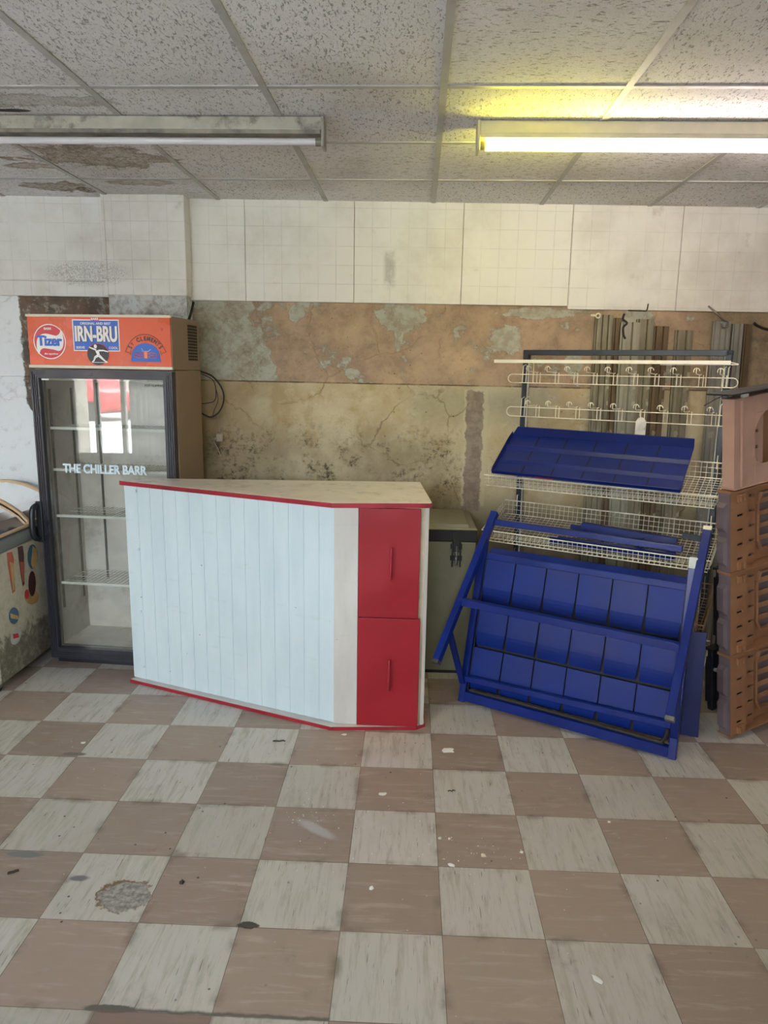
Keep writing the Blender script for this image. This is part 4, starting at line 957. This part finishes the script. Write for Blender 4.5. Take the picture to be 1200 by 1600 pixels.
def basket(z, rust=False, rear=0.075, front=0.055, first=[None]):
    u0, u1, vb, vf = -0.086, 1.046, 0.662, 0.352
    zb, zf = 0.0, -0.118         # rim heights at back and front
    hk = bpy.data.objects.new('wire_basket', None); COL.objects.link(hk); hk.parent = st; hk.location = (0, 0, z)
    if first[0] is None or rust:
        bm = new()
        tube(bm, [(u0, vb, zb), (u1, vb, zb), (u1, vf, zf), (u0, vf, zf)], 0.0034, 6, True)
        tube(bm, [(u0+.012, vb-.008, zb-rear), (u1-.012, vb-.008, zb-rear), (u1-.012, vf+.008, zf-front), (u0+.012, vf+.008, zf-front)], 0.0028, 5, True)
        a = link('rim', bm, 'wirerust' if rust else 'wire', hk)
        bm = new(); n = 46
        for k in range(1, n):
            u = u0+(u1-u0)*k/n
            tube(bm, [(u, vb, zb), (u, vb-.008, zb-rear), (u, vf+.008, zf-front), (u, vf, zf)], 0.0013, 4)
        for k in (1, 2): 
            t_ = k/3; tube(bm, [(u0, vb-.008*t_, zb-rear*t_), (u1, vb-.008*t_, zb-rear*t_)], 0.0013, 4)
        for k in range(1, 12):
            t_ = k/12; v = vb-.008+(vf-vb+.016)*t_; zz = zb-rear+(zf-front-zb+rear)*t_
            tube(bm, [(u0, v, zz+0.03), (u0+.012, v, zz), (u1-.012, v, zz), (u1, v, zz+0.03)], 0.0013, 4)
            for uu in (u0, u1): 
                rz = zb+(zf-zb)*t_; tube(bm, [(uu, v, zz+0.03), (uu, v, rz)], 0.0013, 4)
        for k in (1, 2):
            t_ = k/3; tube(bm, [(u0, vf+.008*t_, zf-front*t_), (u1, vf+.008*t_, zf-front*t_)], 0.0013, 4)
            for uu in (u0+.006, u1-.006): tube(bm, [(uu, vb-.008*t_, zb-rear*t_), (uu, vf+.008*t_, zf-front*t_)], 0.0013, 4)
        for uu in (-0.015, 0.992): tube(bm, [(uu, vb+0.03, zb+0.03), (uu, vb, zb+0.035), (uu, vb-.002, zb-.03)], 0.003, 5)
        b = link('wire_mesh', bm, 'wirerust' if rust else 'wire', hk)
        if not rust: first[0] = (a, b)
    else:
        for o in first[0]:
            c = o.copy(); COL.objects.link(c); c.parent = hk
basket(1.233); basket(0.936); basket(0.628, True); basket(0.335)

# loose blue shelf tray lying in the top basket
def tray_bm(L=0.925, D=0.325, left=0.030, back=0.046, front=0.024):
    bm = new(); th = 0.003
    box(bm, 0, L, 0, D, 0, th)
    box(bm, 0, L, 0, 0.003, th, front)
    hexa(bm, [(0, D-0.004, th), (L, D-0.004, th), (L, D, th), (0, D, th)], [(0.03, D+0.012, back), (L, D+0.012, back), (L, D+0.016, back), (0.03, D+0.016, back)])
    box(bm, 0, 0.003, 0, D, th, left*0.75); hexa(bm, [(0, 0, left*.75), (.003, 0, left*.75), (.003, D, left*.75), (0, D, left*.75)], [(0, 0.02, left), (.003, 0.02, left), (.003, D-.05, left), (0, D-.05, left)])
    for y in (D*0.30, D*0.655): hexa(bm, [(0, y-0.016, th), (L, y-0.016, th), (L, y+0.014, th), (0, y+0.014, th)], [(0, y+0.004, 0.014), (L, y+0.004, 0.014), (L, y+0.010, 0.014), (0, y+0.010, 0.014)])
    return bm
def slits(L, D, par):
    for (y0, y1) in ((0.008, D*.30-.018), (D*.30+.016, D*.655-.018), (D*.655+.016, D-.010)):
        for k in range(1, 6):
            bm = new(); box(bm, L*k/6-0.0038, L*k/6+0.0038, y0, y1, 0.0030, 0.0042); link('divider_slit', bm, 'bluedk', par)
tr = thing('blue_shelf_tray', 'loose blue metal shelf tray lying tilted in the top wire basket', 'tray')
bev(link('tray', tray_bm(), 'bluetray', tr), 0.0012, 1); slits(0.925, 0.325, tr)
Rz = Matrix.Translation(SO) @ Matrix.Rotation(SRZ, 4, 'Z')
def frame(o, x, y):
    x, y = Vector(x), Vector(y); x.normalize(); z = x.cross(y).normalized(); y = z.cross(x)
    return Matrix(((x.x, y.x, z.x, o[0]), (x.y, y.y, z.y, o[1]), (x.z, y.z, z.z, o[2]), (0, 0, 0, 1)))
tr.matrix_world = Rz @ frame((-0.036, 0.335, 1.128), (0.92, 0.0, -0.010), (0.150, 0.24, 0.165))

# hanging tag on the lower rail
t = thing('hanging_tag', 'small dirty white tag hanging from the lower hook rail', 'tag', SO, SRZ)
bm = new(); pts = [(0.605, 1.330), (0.655, 1.330), (0.655, 1.415), (0.645, 1.432), (0.630, 1.438), (0.615, 1.432), (0.605, 1.415)]; prism_xz(bm, pts, 0.618, 0.6205); link('plate', bm, 'tagw', t)
bm = new(); tube(bm, [(0.630, .6195, 1.428), (0.622, .619, 1.445), (0.622, .6185, 1.463), (0.622, .624, 1.4675), (0.620, .6305, 1.463)], 0.0018, 5); link('hanger', bm, 'wire', t)

# --- blue display rack leaning in front
rk = thing('blue_display_rack', 'blue tubular folding display rack with rows of blue pockets, leaning at an angle', 'display rack', SO, SRZ)
TW = 0.034
bm = new(); beam(bm, (0.0, 0.0, 0.0), (0.035, 0.12, 0.83), TW, TW, (0, 1, 0)); bev(link('leg', bm, 'blue', rk), 0.002, 1)
bm = new(); beam(bm, (1.014, 0.0, 0.0), (1.006, 0.11, 0.835), TW, TW, (0, 1, 0)); lg = bev(link('leg', bm, 'blue', rk), 0.002, 1)
bm = new(); beam(bm, (1.006, 0.11, 0.8352), (1.0055, 0.116, 0.882), TW, TW, (0, 1, 0)); link('leg_tip', bm, 'tip', lg)
def armp(side, t):     # swing-out arms, t from top to bottom
    a, b = ((0.045, 0.21, 0.950), (-0.004, -0.30, 0.312)) if side == 0 else ((1.036, 0.20, 0.985), (1.032, -0.30, 0.315))
    return Vector(a)*(1-t)+Vector(b)*t
for s_ in (0, 1):
    bm = new(); beam(bm, armp(s_, 0), armp(s_, 1), TW, TW, (0, 0, 1)); am = bev(link('swing_arm', bm, 'blue', rk), 0.002, 1)
    bm = new(); e = armp(s_, 1); f = armp(s_, 0.985); beam(bm, f, e+(e-f)*0.4, TW*1.04, TW*1.04, (0, 0, 1)); link('end_plug', bm, 'steel', am)
    bm = new(); p = armp(s_, 0.80); q = Vector((0.0 if s_ == 0 else 1.014, -0.004, 0.10)); q.x += 0.0; beam(bm, p+Vector((0.0, 0.012, -0.012)), q, 0.012, 0.030, (1, 0, 0)); link('brace', bm, 'blue', rk)
bm = new(); beam(bm, armp(1, 0), armp(1, -0.022), TW*1.02, TW*1.02, (0, 0, 1)); link('arm_tip', bm, 'trimcream', am)
a, b = armp(0, 0.61), armp(1, 0.64); bm = new(); beam(bm, a, b-Vector((0.02, 0, 0)), TW, TW); bev(link('cross_bar', bm, 'blue', rk), 0.002, 1)
bm = new(); b2 = b-Vector((0.02, 0, 0)); beam(bm, b2+Vector((0, -.02, 0.018)), b2+Vector((0, -.02, -.06)), 0.010, 0.03, (0, 1, 0)); link('bracket', bm, 'blue', rk)
bm = new(); beam(bm, (0.055, 0.195, 0.905), (0.945, 0.19, 0.895), 0.028, 0.028); bev(link('cross_bar', bm, 'blue', rk), 0.002, 1)
bm = new(); beam(bm, (0.015, -0.002, 0.130), (0.998, -0.002, 0.155), 0.028, 0.028); bev(link('cross_bar', bm, 'blue', rk), 0.002, 1)
bm = new(); beam(bm, (0.015, -0.002, 0.036), (0.998, -0.002, 0.030), 0.030, 0.050); bev(link('bottom_bar', bm, 'blue', rk), 0.002, 1)
bm = new(); tube(bm, smooth_path([(0.05, -0.020, 0.078), (0.5, -0.024, 0.080), (0.93, -0.024, 0.074), (0.970, -0.024, 0.080), (0.985, -0.022, 0.115), (0.985, -0.02, 0.14)], 4), 0.008, 8); link('rubber_rail', bm, 'slotdark', rk)
# pocket panel
def PPt(s_, t_, d):    # s across 0..1, t up 0..1, d towards the shopper
    u0 = 0.022+0.028*t_; u1 = 0.992-0.006*t_; u = u0+(u1-u0)*s_
    wv = 0.060+0.690*t_; v = 0.020+0.105*t_
    return Vector((u, v-d*0.99, wv+d*0.13))
bm = new()
hexa(bm, [PPt(0, 0, -.03), PPt(1, 0, -.03), PPt(1, 0, -.036), PPt(0, 0, -.036)], [PPt(0, 1, -.03), PPt(1, 1, -.03), PPt(1, 1, -.036), PPt(0, 1, -.036)])
for s0, s1 in ((0, 0.004), (0.996, 1)): hexa(bm, [PPt(s0, 0, .01), PPt(s1, 0, .01), PPt(s1, 0, -.036), PPt(s0, 0, -.036)], [PPt(s0, 1, .01), PPt(s1, 1, .01), PPt(s1, 1, -.036), PPt(s0, 1, -.036)])
pn = link('back_panel', bm, 'bluedk', rk)
bm = new()
hexa(bm, [PPt(0, .972, .012), PPt(1, .972, .012), PPt(1, .972, -.005), PPt(0, .972, -.005)], [PPt(0, 1.010, .006), PPt(1, 1.010, .006), PPt(1, 1.010, -.012), PPt(0, 1.010, -.012)])
hexa(bm, [PPt(0, 1.000, .004), PPt(1, 1.000, .004), PPt(1, 1.0, 0), PPt(0, 1.0, 0)], [PPt(.0, 1.045, -.050), PPt(1, 1.045, -.050), PPt(1, 1.040, -.054), PPt(0, 1.040, -.054)])
link('top_ledge', bm, 'blue', rk)
def pocket(c, r):
    t0 = (0.012, 0.338, 0.660)[r]; t1 = (0.322, 0.645, 0.968)[r]
    s0, s1 = c/6+0.0035, (c+1)/6-0.0035
    bm = new(); rows = []
    K = 12
    for k in range(K+1):
        f = k/K; t_ = t1+(t0-t1)*f
        d = 0.004+0.006*f if f < 0.62 else 0.0077-0.018*((f-0.62)/0.38)**1.8
        tap = 0 if f < 0.60 else 0.010*((f-0.60)/0.40)
        rows.append((s0+tap*0.25, s1-tap, t_, d))
    F = []; Bk = []
    for (a_, b_, t_, d) in rows:
        F.append([bm.verts.new(PPt(a_+(b_-a_)*j/4, t_, d)) for j in range(5)])
        Bk.append([bm.verts.new(PPt(a_+(b_-a_)*j/4, t_, d-0.003)) for j in range(5)])
    for k in range(K):
        for j in range(4):
            bm.faces.new((F[k][j], F[k][j+1], F[k+1][j+1], F[k+1][j])); bm.faces.new((Bk[k+1][j], Bk[k+1][j+1], Bk[k][j+1], Bk[k][j]))
        bm.faces.new((F[k][0], F[k+1][0], Bk[k+1][0], Bk[k][0])); bm.faces.new((F[k+1][4], F[k][4], Bk[k][4], Bk[k+1][4]))
    for j in range(4): bm.faces.new((F[0][j+1], F[0][j], Bk[0][j], Bk[0][j+1])); bm.faces.new((F[K][j], F[K][j+1], Bk[K][j+1], Bk[K][j]))
    o = link('pocket', bm, 'bluepl', rk)
    return o
for r in range(3):
    for c in range(6): pocket(c, r)

bm = new(); box(bm, 0.235, 0.330, -0.0012, -0.0002, 0.002, 0.008); link('red_tape', bm, 'redge', tr)
# folded bracket lying in the second basket
t = thing('folded_bracket', 'small folded blue metal bracket lying in the second wire basket', 'bracket', SO, SRZ)
bm = new(); beam(bm, (0.42, .46, 0.888), (0.88, .44, 0.872), 0.04, 0.030); link('rail', bm, 'blue', t)
bm = new(); beam(bm, (0.36, .47, 0.872), (0.905, .440, 0.842), 0.025, 0.022); link('rail', bm, 'blue', t)
bm = new(); beam(bm, (0.43, .46, 0.872), (0.50, .445, 0.835), 0.02, 0.012); beam(bm, (0.84, .45, 0.888), (0.83, .44, 0.828), 0.03, 0.012); beam(bm, (0.74, .45, 0.888), (0.70, .42, 0.83), 0.03, 0.012); link('hinge_link', bm, 'blue', t)
bm = new(); beam(bm, (0.90, .44, 0.905), (1.030, .44, 0.893), 0.012, 0.026); link('steel_end', bm, 'slate', t)
# second blue tray, flat in that basket: seen through the mesh
tb = thing('blue_shelf_tray', 'blue shelf tray seen through the front mesh of the second wire basket', 'tray')
bev(link('tray', tray_bm(0.60, 0.05, 0.02, 0.015, 0.042), 'bluetray', tb), 0.001, 1)
tb.matrix_world = Rz @ frame((0.28, 0.388, 0.784), (0.60, 0, 0.0), (0.0, 0.30, 0.101))
# blue tray standing on end behind the rack
te = thing('blue_end_panel', 'dark blue metal panel standing on end behind the right side of the rack', 'panel', SO, SRZ)
bm = new(); hexa(bm, [(1.004, .250, 0.0), (1.080, .262, 0.0), (1.080, .267, 0.0), (1.004, .255, 0.0)], [(.992, .312, 0.48), (1.064, .322, 0.49), (1.064, .327, 0.49), (.992, .317, 0.48)]); link('sheet', bm, 'bluetray', te)
bm = new(); hexa(bm, [(.996, .238, 0.0), (1.0035, .238, 0.0), (1.0035, .256, 0.0), (.996, .256, 0.0)], [(.985, .318, 0.74), (.9915, .318, 0.74), (.9915, .334, 0.74), (.985, .334, 0.74)]); link('edge_lip', bm, 'blue', te)

# ------------------------------------------------------------------ metal sheets leaning on the wall
def profile_sheet(x0, x1, ztop, mat, label, zs=4, dep=0.018, seed=0, hole=False):
    rnd = random.Random(seed); wd = x1-x0; xc = (x0+x1)/2
    yt = YW(xc)-0.018; yb = YW(xc)-0.10
    if seed in (1, 4): yt -= 0.03; yb -= 0.03
    t = thing('metal_channel', label, 'metal channel', (xc, yb, 0), 0, 'metal channels leaning on the back wall')
    # ribbed channel section: lips folded back, raised ribs
    sec = [(-wd/2, 0.010), (-wd/2, -0.004)]
    nr = zs
    for k in range(nr):
        a = -wd/2+wd*(k+0.15)/nr; b = -wd/2+wd*(k+0.55)/nr; r_ = dep*(0.5+0.5*rnd.random())
        sec += [(a, -0.004), (a+0.004, -0.004-r_), (b, -0.004-r_), (b+0.004, -0.004)]
    sec += [(wd/2, -0.004), (wd/2, 0.010)]
    bm = new(); F = [bm.verts.new((p[0], p[1], 0)) for p in sec]; lean = Vector((0.0, yt-yb, 0))
    G = [bm.verts.new((p[0]+0.0, p[1]+lean.y, ztop)) for p in sec]
    for i in range(len(sec)-1): bm.faces.new((F[i], F[i+1], G[i+1], G[i]))
    o = link('sheet', bm, mat, t); md = o.modifiers.new('gauge', 'SOLIDIFY'); md.thickness = 0.0022; md.offset = 1
    return t
GL = 'metal channels leaning on the back wall'
profile_sheet(1.052, 1.150, 1.975, 'g1', 'olive-grey ribbed metal channel, leftmost of those leaning on the back wall', 3, 0.02, 10)
profile_sheet(1.156, 1.205, 1.96, 'g3', 'dark rusty narrow channel leaning just right of the leftmost olive-grey one', 1, 0.012, 2)
profile_sheet(1.192, 1.296, 1.935, 'g2', 'pale spotted metal channel with bright rib, second wide one from the left', 2, 0.022, 1)
profile_sheet(1.290, 1.384, 1.955, 'g1', 'grey channel with flaking white paint along its edge, leaning mid group', 2, 0.02, 3)
profile_sheet(1.392, 1.472, 1.918, 'g3', 'shorter brown rusted channel leaning beside a bare gap of plaster', 2, 0.018, 5)
profile_sheet(1.515, 1.612, 1.898, 'g1', 'shortest grey channel, standing apart with bare plaster on both sides', 2, 0.016, 6)
profile_sheet(1.726, 1.822, 1.950, 'g4', 'clean grey ribbed channel leaning below the bent wall hook', 3, 0.014, 7)
profile_sheet(1.838, 1.895, 1.938, 'g4', 'narrow ribbed channel, rightmost clean grey one by the brown crates', 2, 0.016, 8)
profile_sheet(1.905, 1.945, 1.938, 'g3', 'narrow brown rusty strip at the far right end of the leaning channels', 1, 0.010, 9)
# fixings on the wall above
def hook(name, pts, r, mat, label, cat='hook'):
    bm = new(); tube(bm, smooth_path(pts, 5), r, 7); return tag(link(name, bm, mat, smooth=True), label, cat)
hook('wall_hook', [(1.675, 4.30, 2.03), (1.70, 4.27, 2.00), (1.735, 4.26, 1.965), (1.752, 4.26, 1.950), (1.772, 4.26, 1.945), (1.775, 4.26, 1.918), (1.752, 4.26, 1.912), (1.742, 4.26, 1.935)], 0.0055, 'steel', 'bent steel hook on the wall at upper right, above the clean grey channels')
hook('wall_cable', [(1.910, 4.24, 1.938), (1.935, 4.24, 1.922), (1.985, 4.24, 1.905), (2.10, 4.24, 1.89), (2.4, 4.30, 1.86)], 0.008, 'cable', 'short black cable end leaving the frame at upper right', 'cable')
hook('wire_stub', [(1.225, 4.29, 2.000), (1.290, 4.27, 1.998), (1.318, 4.26, 1.998), (1.322, 4.25, 2.035)], 0.0035, 'slotdark', 'thin dark bent wire fixed at the lower edge of the white wall boards', 'wire')
hook('wire_knot', [(1.185, 4.22, 1.975), (1.175, 4.20, 1.945), (1.195, 4.19, 1.925), (1.180, 4.20, 1.90), (1.185, 4.2, 1.86), (1.197, 4.2, 1.84)], 0.006, 'slotdark', 'knotted dark wire hanging over the tops of the leaning channels', 'wire')
bm = new()
tube(bm, [(1.045+0.012*math.cos(a), 4.235, 1.965+0.012*math.sin(a)) for a in [2*PI*k/14 for k in range(14)]], 0.0045, 6, True); cyl(bm, (1.005, 4.235, 1.967), (1.033, 4.235, 1.966), 0.006, 8)
tag(link('wall_ring', bm, 'trimcream'), 'small cream ring fixing above the leftmost leaning metal channel', 'ring')

# ------------------------------------------------------------------ brown folding crates at the right
CRZ = math.atan2(0.438, 0.899); CTL = -0.148
def crate(loc, hgt, mat, label, rz=CRZ, tilt=0.0, pink=False):
    t = thing('plastic_crate', label, 'crate', loc, rz, 'brown crates stacked on edge')
    t.rotation_euler = (0, tilt, rz)
    W_ = 0.60; D1, D2 = 0.026, 0.048
    bm = new()
    nS = 5
    if not pink:
        holes = [(0.040, 0.074, hgt*(k+0.75)/(nS+0.6), hgt*(k+0.75)/(nS+0.6)+0.009) for k in range(nS)]
        holed(bm, (0.004, 0.0, 0.006), (1, 0, 0), (0, 0, 1), (0, 1, 0), 0.100, hgt-0.012, [(a, b, c, d) for a, b, c, d in holes], 0.004)
        box(bm, 0.100, 0.104, 0.0045, D1, 0.006, hgt-0.006)
        holes = [(0.040, 0.078, hgt*(k+0.55)/(nS+0.4), hgt*(k+0.55)/(nS+0.4)+0.010) for k in range(nS+0)]
        holed(bm, (0.104, D1, 0.006), (1, 0, 0), (0, 0, 1), (0, 1, 0), 0.078, hgt-0.012, holes, 0.004)
        box(bm, 0.182, 0.186, D1+0.0045, D2, 0.006, hgt-0.006)
        holes = [(0.045, 0.30, hgt*(0.14+0.155*k), hgt*(0.14+0.155*k)+0.035) for k in range(5)]
        holed(bm, (0.186, D2, 0.006), (1, 0, 0), (0, 0, 1), (0, 1, 0), W_-0.191, hgt-0.012, holes, 0.004)
        # raised chamfered window frame
        wp = [(0.212, 0.10), (0.235, 0.055), (0.58, 0.055), (0.58, hgt-0.055), (0.235, hgt-0.055), (0.212, hgt-0.10)]
        for i in range(len(wp)):
            a, b = wp[i], wp[(i+1) % len(wp)]; beam(bm, (a[0], D2-0.008, a[1]), (b[0], D2-0.008, b[1]), 0.010, 0.016, (0, 1, 0))
    else:
        # crate seen from its outside: broad border round an eight-sided opening
        ox = [(0.165, 0.085), (0.60, 0.045), (0.60, hgt-0.045), (0.165, hgt-0.125)]
        def q(a, b, c, d): hexa(bm, [(p[0], 0.0, p[1]) for p in (a, b)]+[(p[0], 0.006, p[1]) for p in (b, a)], [(p[0], 0.0, p[1]) for p in (d, c)]+[(p[0], 0.006, p[1]) for p in (c, d)])
        op = [(0.165, 0.115), (0.20, 0.085), (0.60, 0.085), (0.60, hgt-0.075), (0.215, hgt-0.075), (0.165, hgt-0.115)]
        q((0.012, 0.0), (0.125, 0.0), (0.125, hgt), (0.012, hgt)); q((0.1251, 0.0), (0.60, 0.0), (0.60, 0.085), (0.1251, 0.085)); q((0.1251, hgt-0.075), (0.60, hgt-0.075), (0.60, hgt), (0.1251, hgt))
        prism_xz(bm, [(0.1251, 0.0851), (0.165, 0.0851), (0.1251, 0.115)], 0.0, 0.006); prism_xz(bm, [(0.1251, hgt-0.0751), (0.1251, hgt-0.135), (0.185, hgt-0.0751)], 0.0, 0.006)
        holed(bm, (0.125, 0.03, 0.02), (1, 0, 0), (0, 0, 1), (0, 1, 0), 0.40, hgt-0.04, [(0.008, 0.055, 0.06+0.068*k, 0.074+0.068*k) for k in range(4)]+[(0.085, 0.36, 0.05, hgt-0.09)], 0.004)
    b_ = bev(link('body', bm, mat, t), 0.0008, 1)
    bm = new(); box(bm, 0.006, W_, D2+0.014, D2+0.017, 0.007, hgt-0.007); link('slot_backing', bm, 'crategrey' if not pink else 'crate', t)  # sheet added behind the slots to make them read dark
    # long walls of the crate: thin flanges top and bottom
    for z in (0.0, hgt-0.006):
        bm = new(); hexa(bm, [(-0.004, -0.006, z), (W_, -0.006, z), (W_, 0.066, z), (-0.004, 0.066, z)], [(-0.004, -0.006, z+.0055), (W_, -0.006, z+.0055), (W_, 0.066, z+.0055), (-0.004, 0.066, z+.0055)]); link('flange', bm, mat, t)
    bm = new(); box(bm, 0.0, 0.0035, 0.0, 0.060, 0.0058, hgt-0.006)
    sd = link('side_wall', bm, 'crategrey' if not pink else mat, t)
    if not pink:
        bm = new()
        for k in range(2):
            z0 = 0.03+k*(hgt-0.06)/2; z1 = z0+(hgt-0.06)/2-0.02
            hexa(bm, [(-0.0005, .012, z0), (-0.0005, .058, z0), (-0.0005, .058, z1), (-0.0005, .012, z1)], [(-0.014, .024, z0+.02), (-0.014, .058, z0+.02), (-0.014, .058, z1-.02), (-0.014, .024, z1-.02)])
        link('rib', bm, 'crategrey', sd)
        for z in (0.012, hgt-0.05):
            bm = new(); box(bm, 0.040, 0.085, -0.012, -0.0005, z, z+0.034); box(bm, 0.047, 0.055, -0.018, -0.012, z+0.004, z+0.030); box(bm, 0.069, 0.077, -0.018, -0.012, z+0.004, z+0.030); link('catch', bm, mat, t)
    else:
        bm = new(); box(bm, 0.002, 0.012, 0.0, 0.012, 0.0058, hgt-0.006); box(bm, 0.036, 0.042, -0.010, 0.0, 0.008, hgt-0.01); link('rib', bm, mat, sd)
    return t
C0 = (1.513, 3.134, 0.0)
def cloc(z, du=0.0, dv=0.0): return (C0[0]+0.899*du-0.438*dv, C0[1]+0.438*du+0.899*dv, z)
crate(cloc(0.006, 0.0), 0.407, 'crate', 'brown plastic folding crate on its edge on the floor, lowest of the stack', tilt=CTL)
crate(cloc(0.4095, -0.0605), 0.394, 'crate', 'brown plastic folding crate on its edge, second up the right-hand stack', tilt=CTL)
crate(cloc(0.800, -0.119), 0.368, 'crate', 'brown plastic folding crate on its edge, directly under the paler top crate', tilt=CTL)
crate(cloc(1.172, -0.150), 0.385, 'cratepink', 'paler pinkish-brown crate with large eight-sided opening, topmost of the stack', pink=True, rz=CRZ+0.02, tilt=CTL)
t = thing('dark_board', 'thin dark board lying across the top of the crate stack', 'board', cloc(1.570, -0.215, -0.01), CRZ); t.rotation_euler = (0, CTL+0.02, CRZ)
bm = new(); box(bm, -0.03, 0.60, -0.01, 0.12, 0.0, 0.006); link('sheet', bm, 'cratedark', t)
bm = new(); tube(bm, [(-0.03, 0.03, 0.002), (-0.09, 0.02, -0.006), (-0.16, 0.01, -0.022)], 0.002, 5); link('wire', bm, 'slotdark', t)
for q in (0.03, 0.24):
    bm = new(); box(bm, q, q+0.03, -0.014, 0.0, -0.012, -0.0005); link('clip', bm, 'clip', t)
# dark crates behind
def dcrate(loc, hgt, label):
    t = thing('dark_crate', label, 'crate', loc, CRZ, 'dark crates behind the brown stack'); t.rotation_euler = (0, CTL*0.9, CRZ)
    bm = new(); box(bm, 0, 0.30, 0, 0.03, 0, hgt-0.004); bev(link('body', bm, 'cratedark', t), 0.004, 1)
    bm = new()
    box(bm, -0.010, 0.31, -0.012, 0.036, hgt-0.012, hgt-0.001); box(bm, 0.03, 0.05, -0.010, -0.0005, 0.03, hgt-0.03); box(bm, -0.012, -0.0005, 0.0, 0.03, 0.05, hgt-0.05); link('rib', bm, 'cratedark', t)
    for z in (0.28, 0.14, 0.09) if hgt > 0.35 else (0.3,):
        bm = new(); cyl(bm, (0.018, -0.014, hgt*z*2.2), (0.018, 0.0, hgt*z*2.2), 0.010, 10); link('clip', bm, 'clip', t)
    return t
dcrate((1.545, 3.416, 0.0), 0.340, 'dark navy folded crate standing on the floor behind the brown crates')
dcrate((1.552, 3.424, 0.344), 0.402, 'dark navy folded crate with pale clips, on top of another dark crate')

# ------------------------------------------------------------------ bits on the floor
def flake(x, y, r, mat, label, seed, el=1.0, rot=0.0, th=0.002, name='paint_flake', grp='paint flakes on the floor', cat='paint flake'):
    rnd = random.Random(seed); bm = new(); n = 11; pts = []
    for k in range(n):
        a = 2*PI*k/n; rr = r*(0.65+0.5*rnd.random()); px, py = rr*math.cos(a)*el, rr*math.sin(a)
        pts.append((x+px*math.cos(rot)-py*math.sin(rot), y+px*math.sin(rot)+py*math.cos(rot)))
    a = [bm.verts.new((p[0], p[1], 0.0004)) for p in pts]; b = [bm.verts.new((p[0], p[1], 0.0004+th*(0.5+rnd.random()))) for p in pts]; c = bm.verts.new((x, y, 0.0004+th*1.8))
    bm.faces.new(a[::-1])
    for i in range(n): j = (i+1) % n; bm.faces.new((a[i], a[j], b[j], b[i])); bm.faces.new((b[i], b[j], c))
    return tag(link(name, bm, mat), label, cat, grp)
flake(0.205, 2.947, 0.024, 'flake', 'largest white paint flake on the floor, just right of the counter', 1, 1.2)
flake(-0.071, 2.595, 0.011, 'flake', 'white paint flake on a brown tile in front of the red doors', 2, 1.4, 0.3)
flake(0.291, 2.246, 0.010, 'trimcream', 'yellowish crumb of paint beside the dark floor stain', 3)
flake(0.180, 2.190, 0.009, 'flake', 'small white flake at the left corner of the stained brown tile', 4, 1.5, -.5)
flake(0.556, 1.739, 0.008, 'flake', 'pointed white sliver on a pale tile, nearest the lower right corner', 5, 2.2, -.8)
flake(-0.088, 2.063, 0.008, 'flake', 'small white flake on a brown tile near the bottom centre', 6, 1.1, 1.0)
flake(-1.414, 2.908, 0.010, 'flake', 'small white flake near the ice cream freezer, far left', 7, 1.3)
flake(-0.265, 3.059, 0.009, 'flake', 'small white flake touching the counter base below the red doors', 8, 1.4)
flake(0.428, 2.271, 0.007, 'flake', 'tiny white flake at the right side of the stained brown tile', 9)
flake(0.783, 2.464, 0.006, 'flake', 'tiny white flake at a tile corner, far to the right', 10)
flake(0.144, 2.332, 0.007, 'flake', 'tiny white flake, left of the pair above the stained tile', 12)
flake(0.178, 2.330, 0.006, 'flake', 'tiny white flake, right of the pair above the stained tile', 13)
def twig(x, y, l, rot, label, seed, r=0.003):
    rnd = random.Random(seed); bm = new(); pts = [(x+(k/4-.5)*l*math.cos(rot)+rnd.uniform(-.003, .003), y+(k/4-.5)*l*math.sin(rot)+rnd.uniform(-.003, .003), 0.0035+0.002*(k % 2)) for k in range(5)]
    tube(bm, smooth_path(pts, 3), r, 6); return tag(link('twig', bm, 'debris'), label, 'debris', 'dark bits on the floor')
twig(-0.549, 2.976, 0.055, 0.1, 'thin dark twig on a pale tile in front of the counter', 1)
twig(-1.272, 2.069, 0.032, 0.6, 'dark bit of debris on a brown tile at the left edge', 2, 0.004)
twig(0.204, 2.629, 0.030, 0.2, 'short dark sliver on a pale tile near the centre', 3, 0.002)
flake(-0.704, 2.053, 0.008, 'debris', 'small grey crumb on the brown tile right of the broken tile', 14, name='rubble', grp='dark bits on the floor', cat='debris', th=0.006)
# tiny crumbs nobody could count
bm = new(); rnd = random.Random(5)
for k in range(230):
    cxx, cyy, sp_ = rnd.choice([(0.22, 2.27, 0.10), (-0.3, 2.42, 0.10), (0.05, 2.3, 0.25), (-0.6, 2.5, 0.7), (0.7, 2.4, 0.5), (-1.3, 2.8, 0.3), (-0.1, 3.0, 0.2)])
    x, y = rnd.gauss(cxx, sp_), rnd.gauss(cyy, sp_*0.6)
    if y > 3.0 or y < 1.55: continue
    r_ = rnd.uniform(0.0008, 0.0026); n = 5; ph = rnd.random()*6
    a = [bm.verts.new((x+r_*math.cos(ph+2*PI*i/n)*rnd.uniform(.6, 1.5), y+r_*math.sin(ph+2*PI*i/n), 0.0003)) for i in range(n)]; c = bm.verts.new((x, y, 0.0003+r_))
    for i in range(n): bm.faces.new((a[i], a[(i+1) % n], c))
    bm.faces.new(a[::-1])
tag(link('paint_crumbs', bm, 'flake'), 'scatter of tiny pale crumbs over the checkered floor', 'crumbs', kind='stuff')
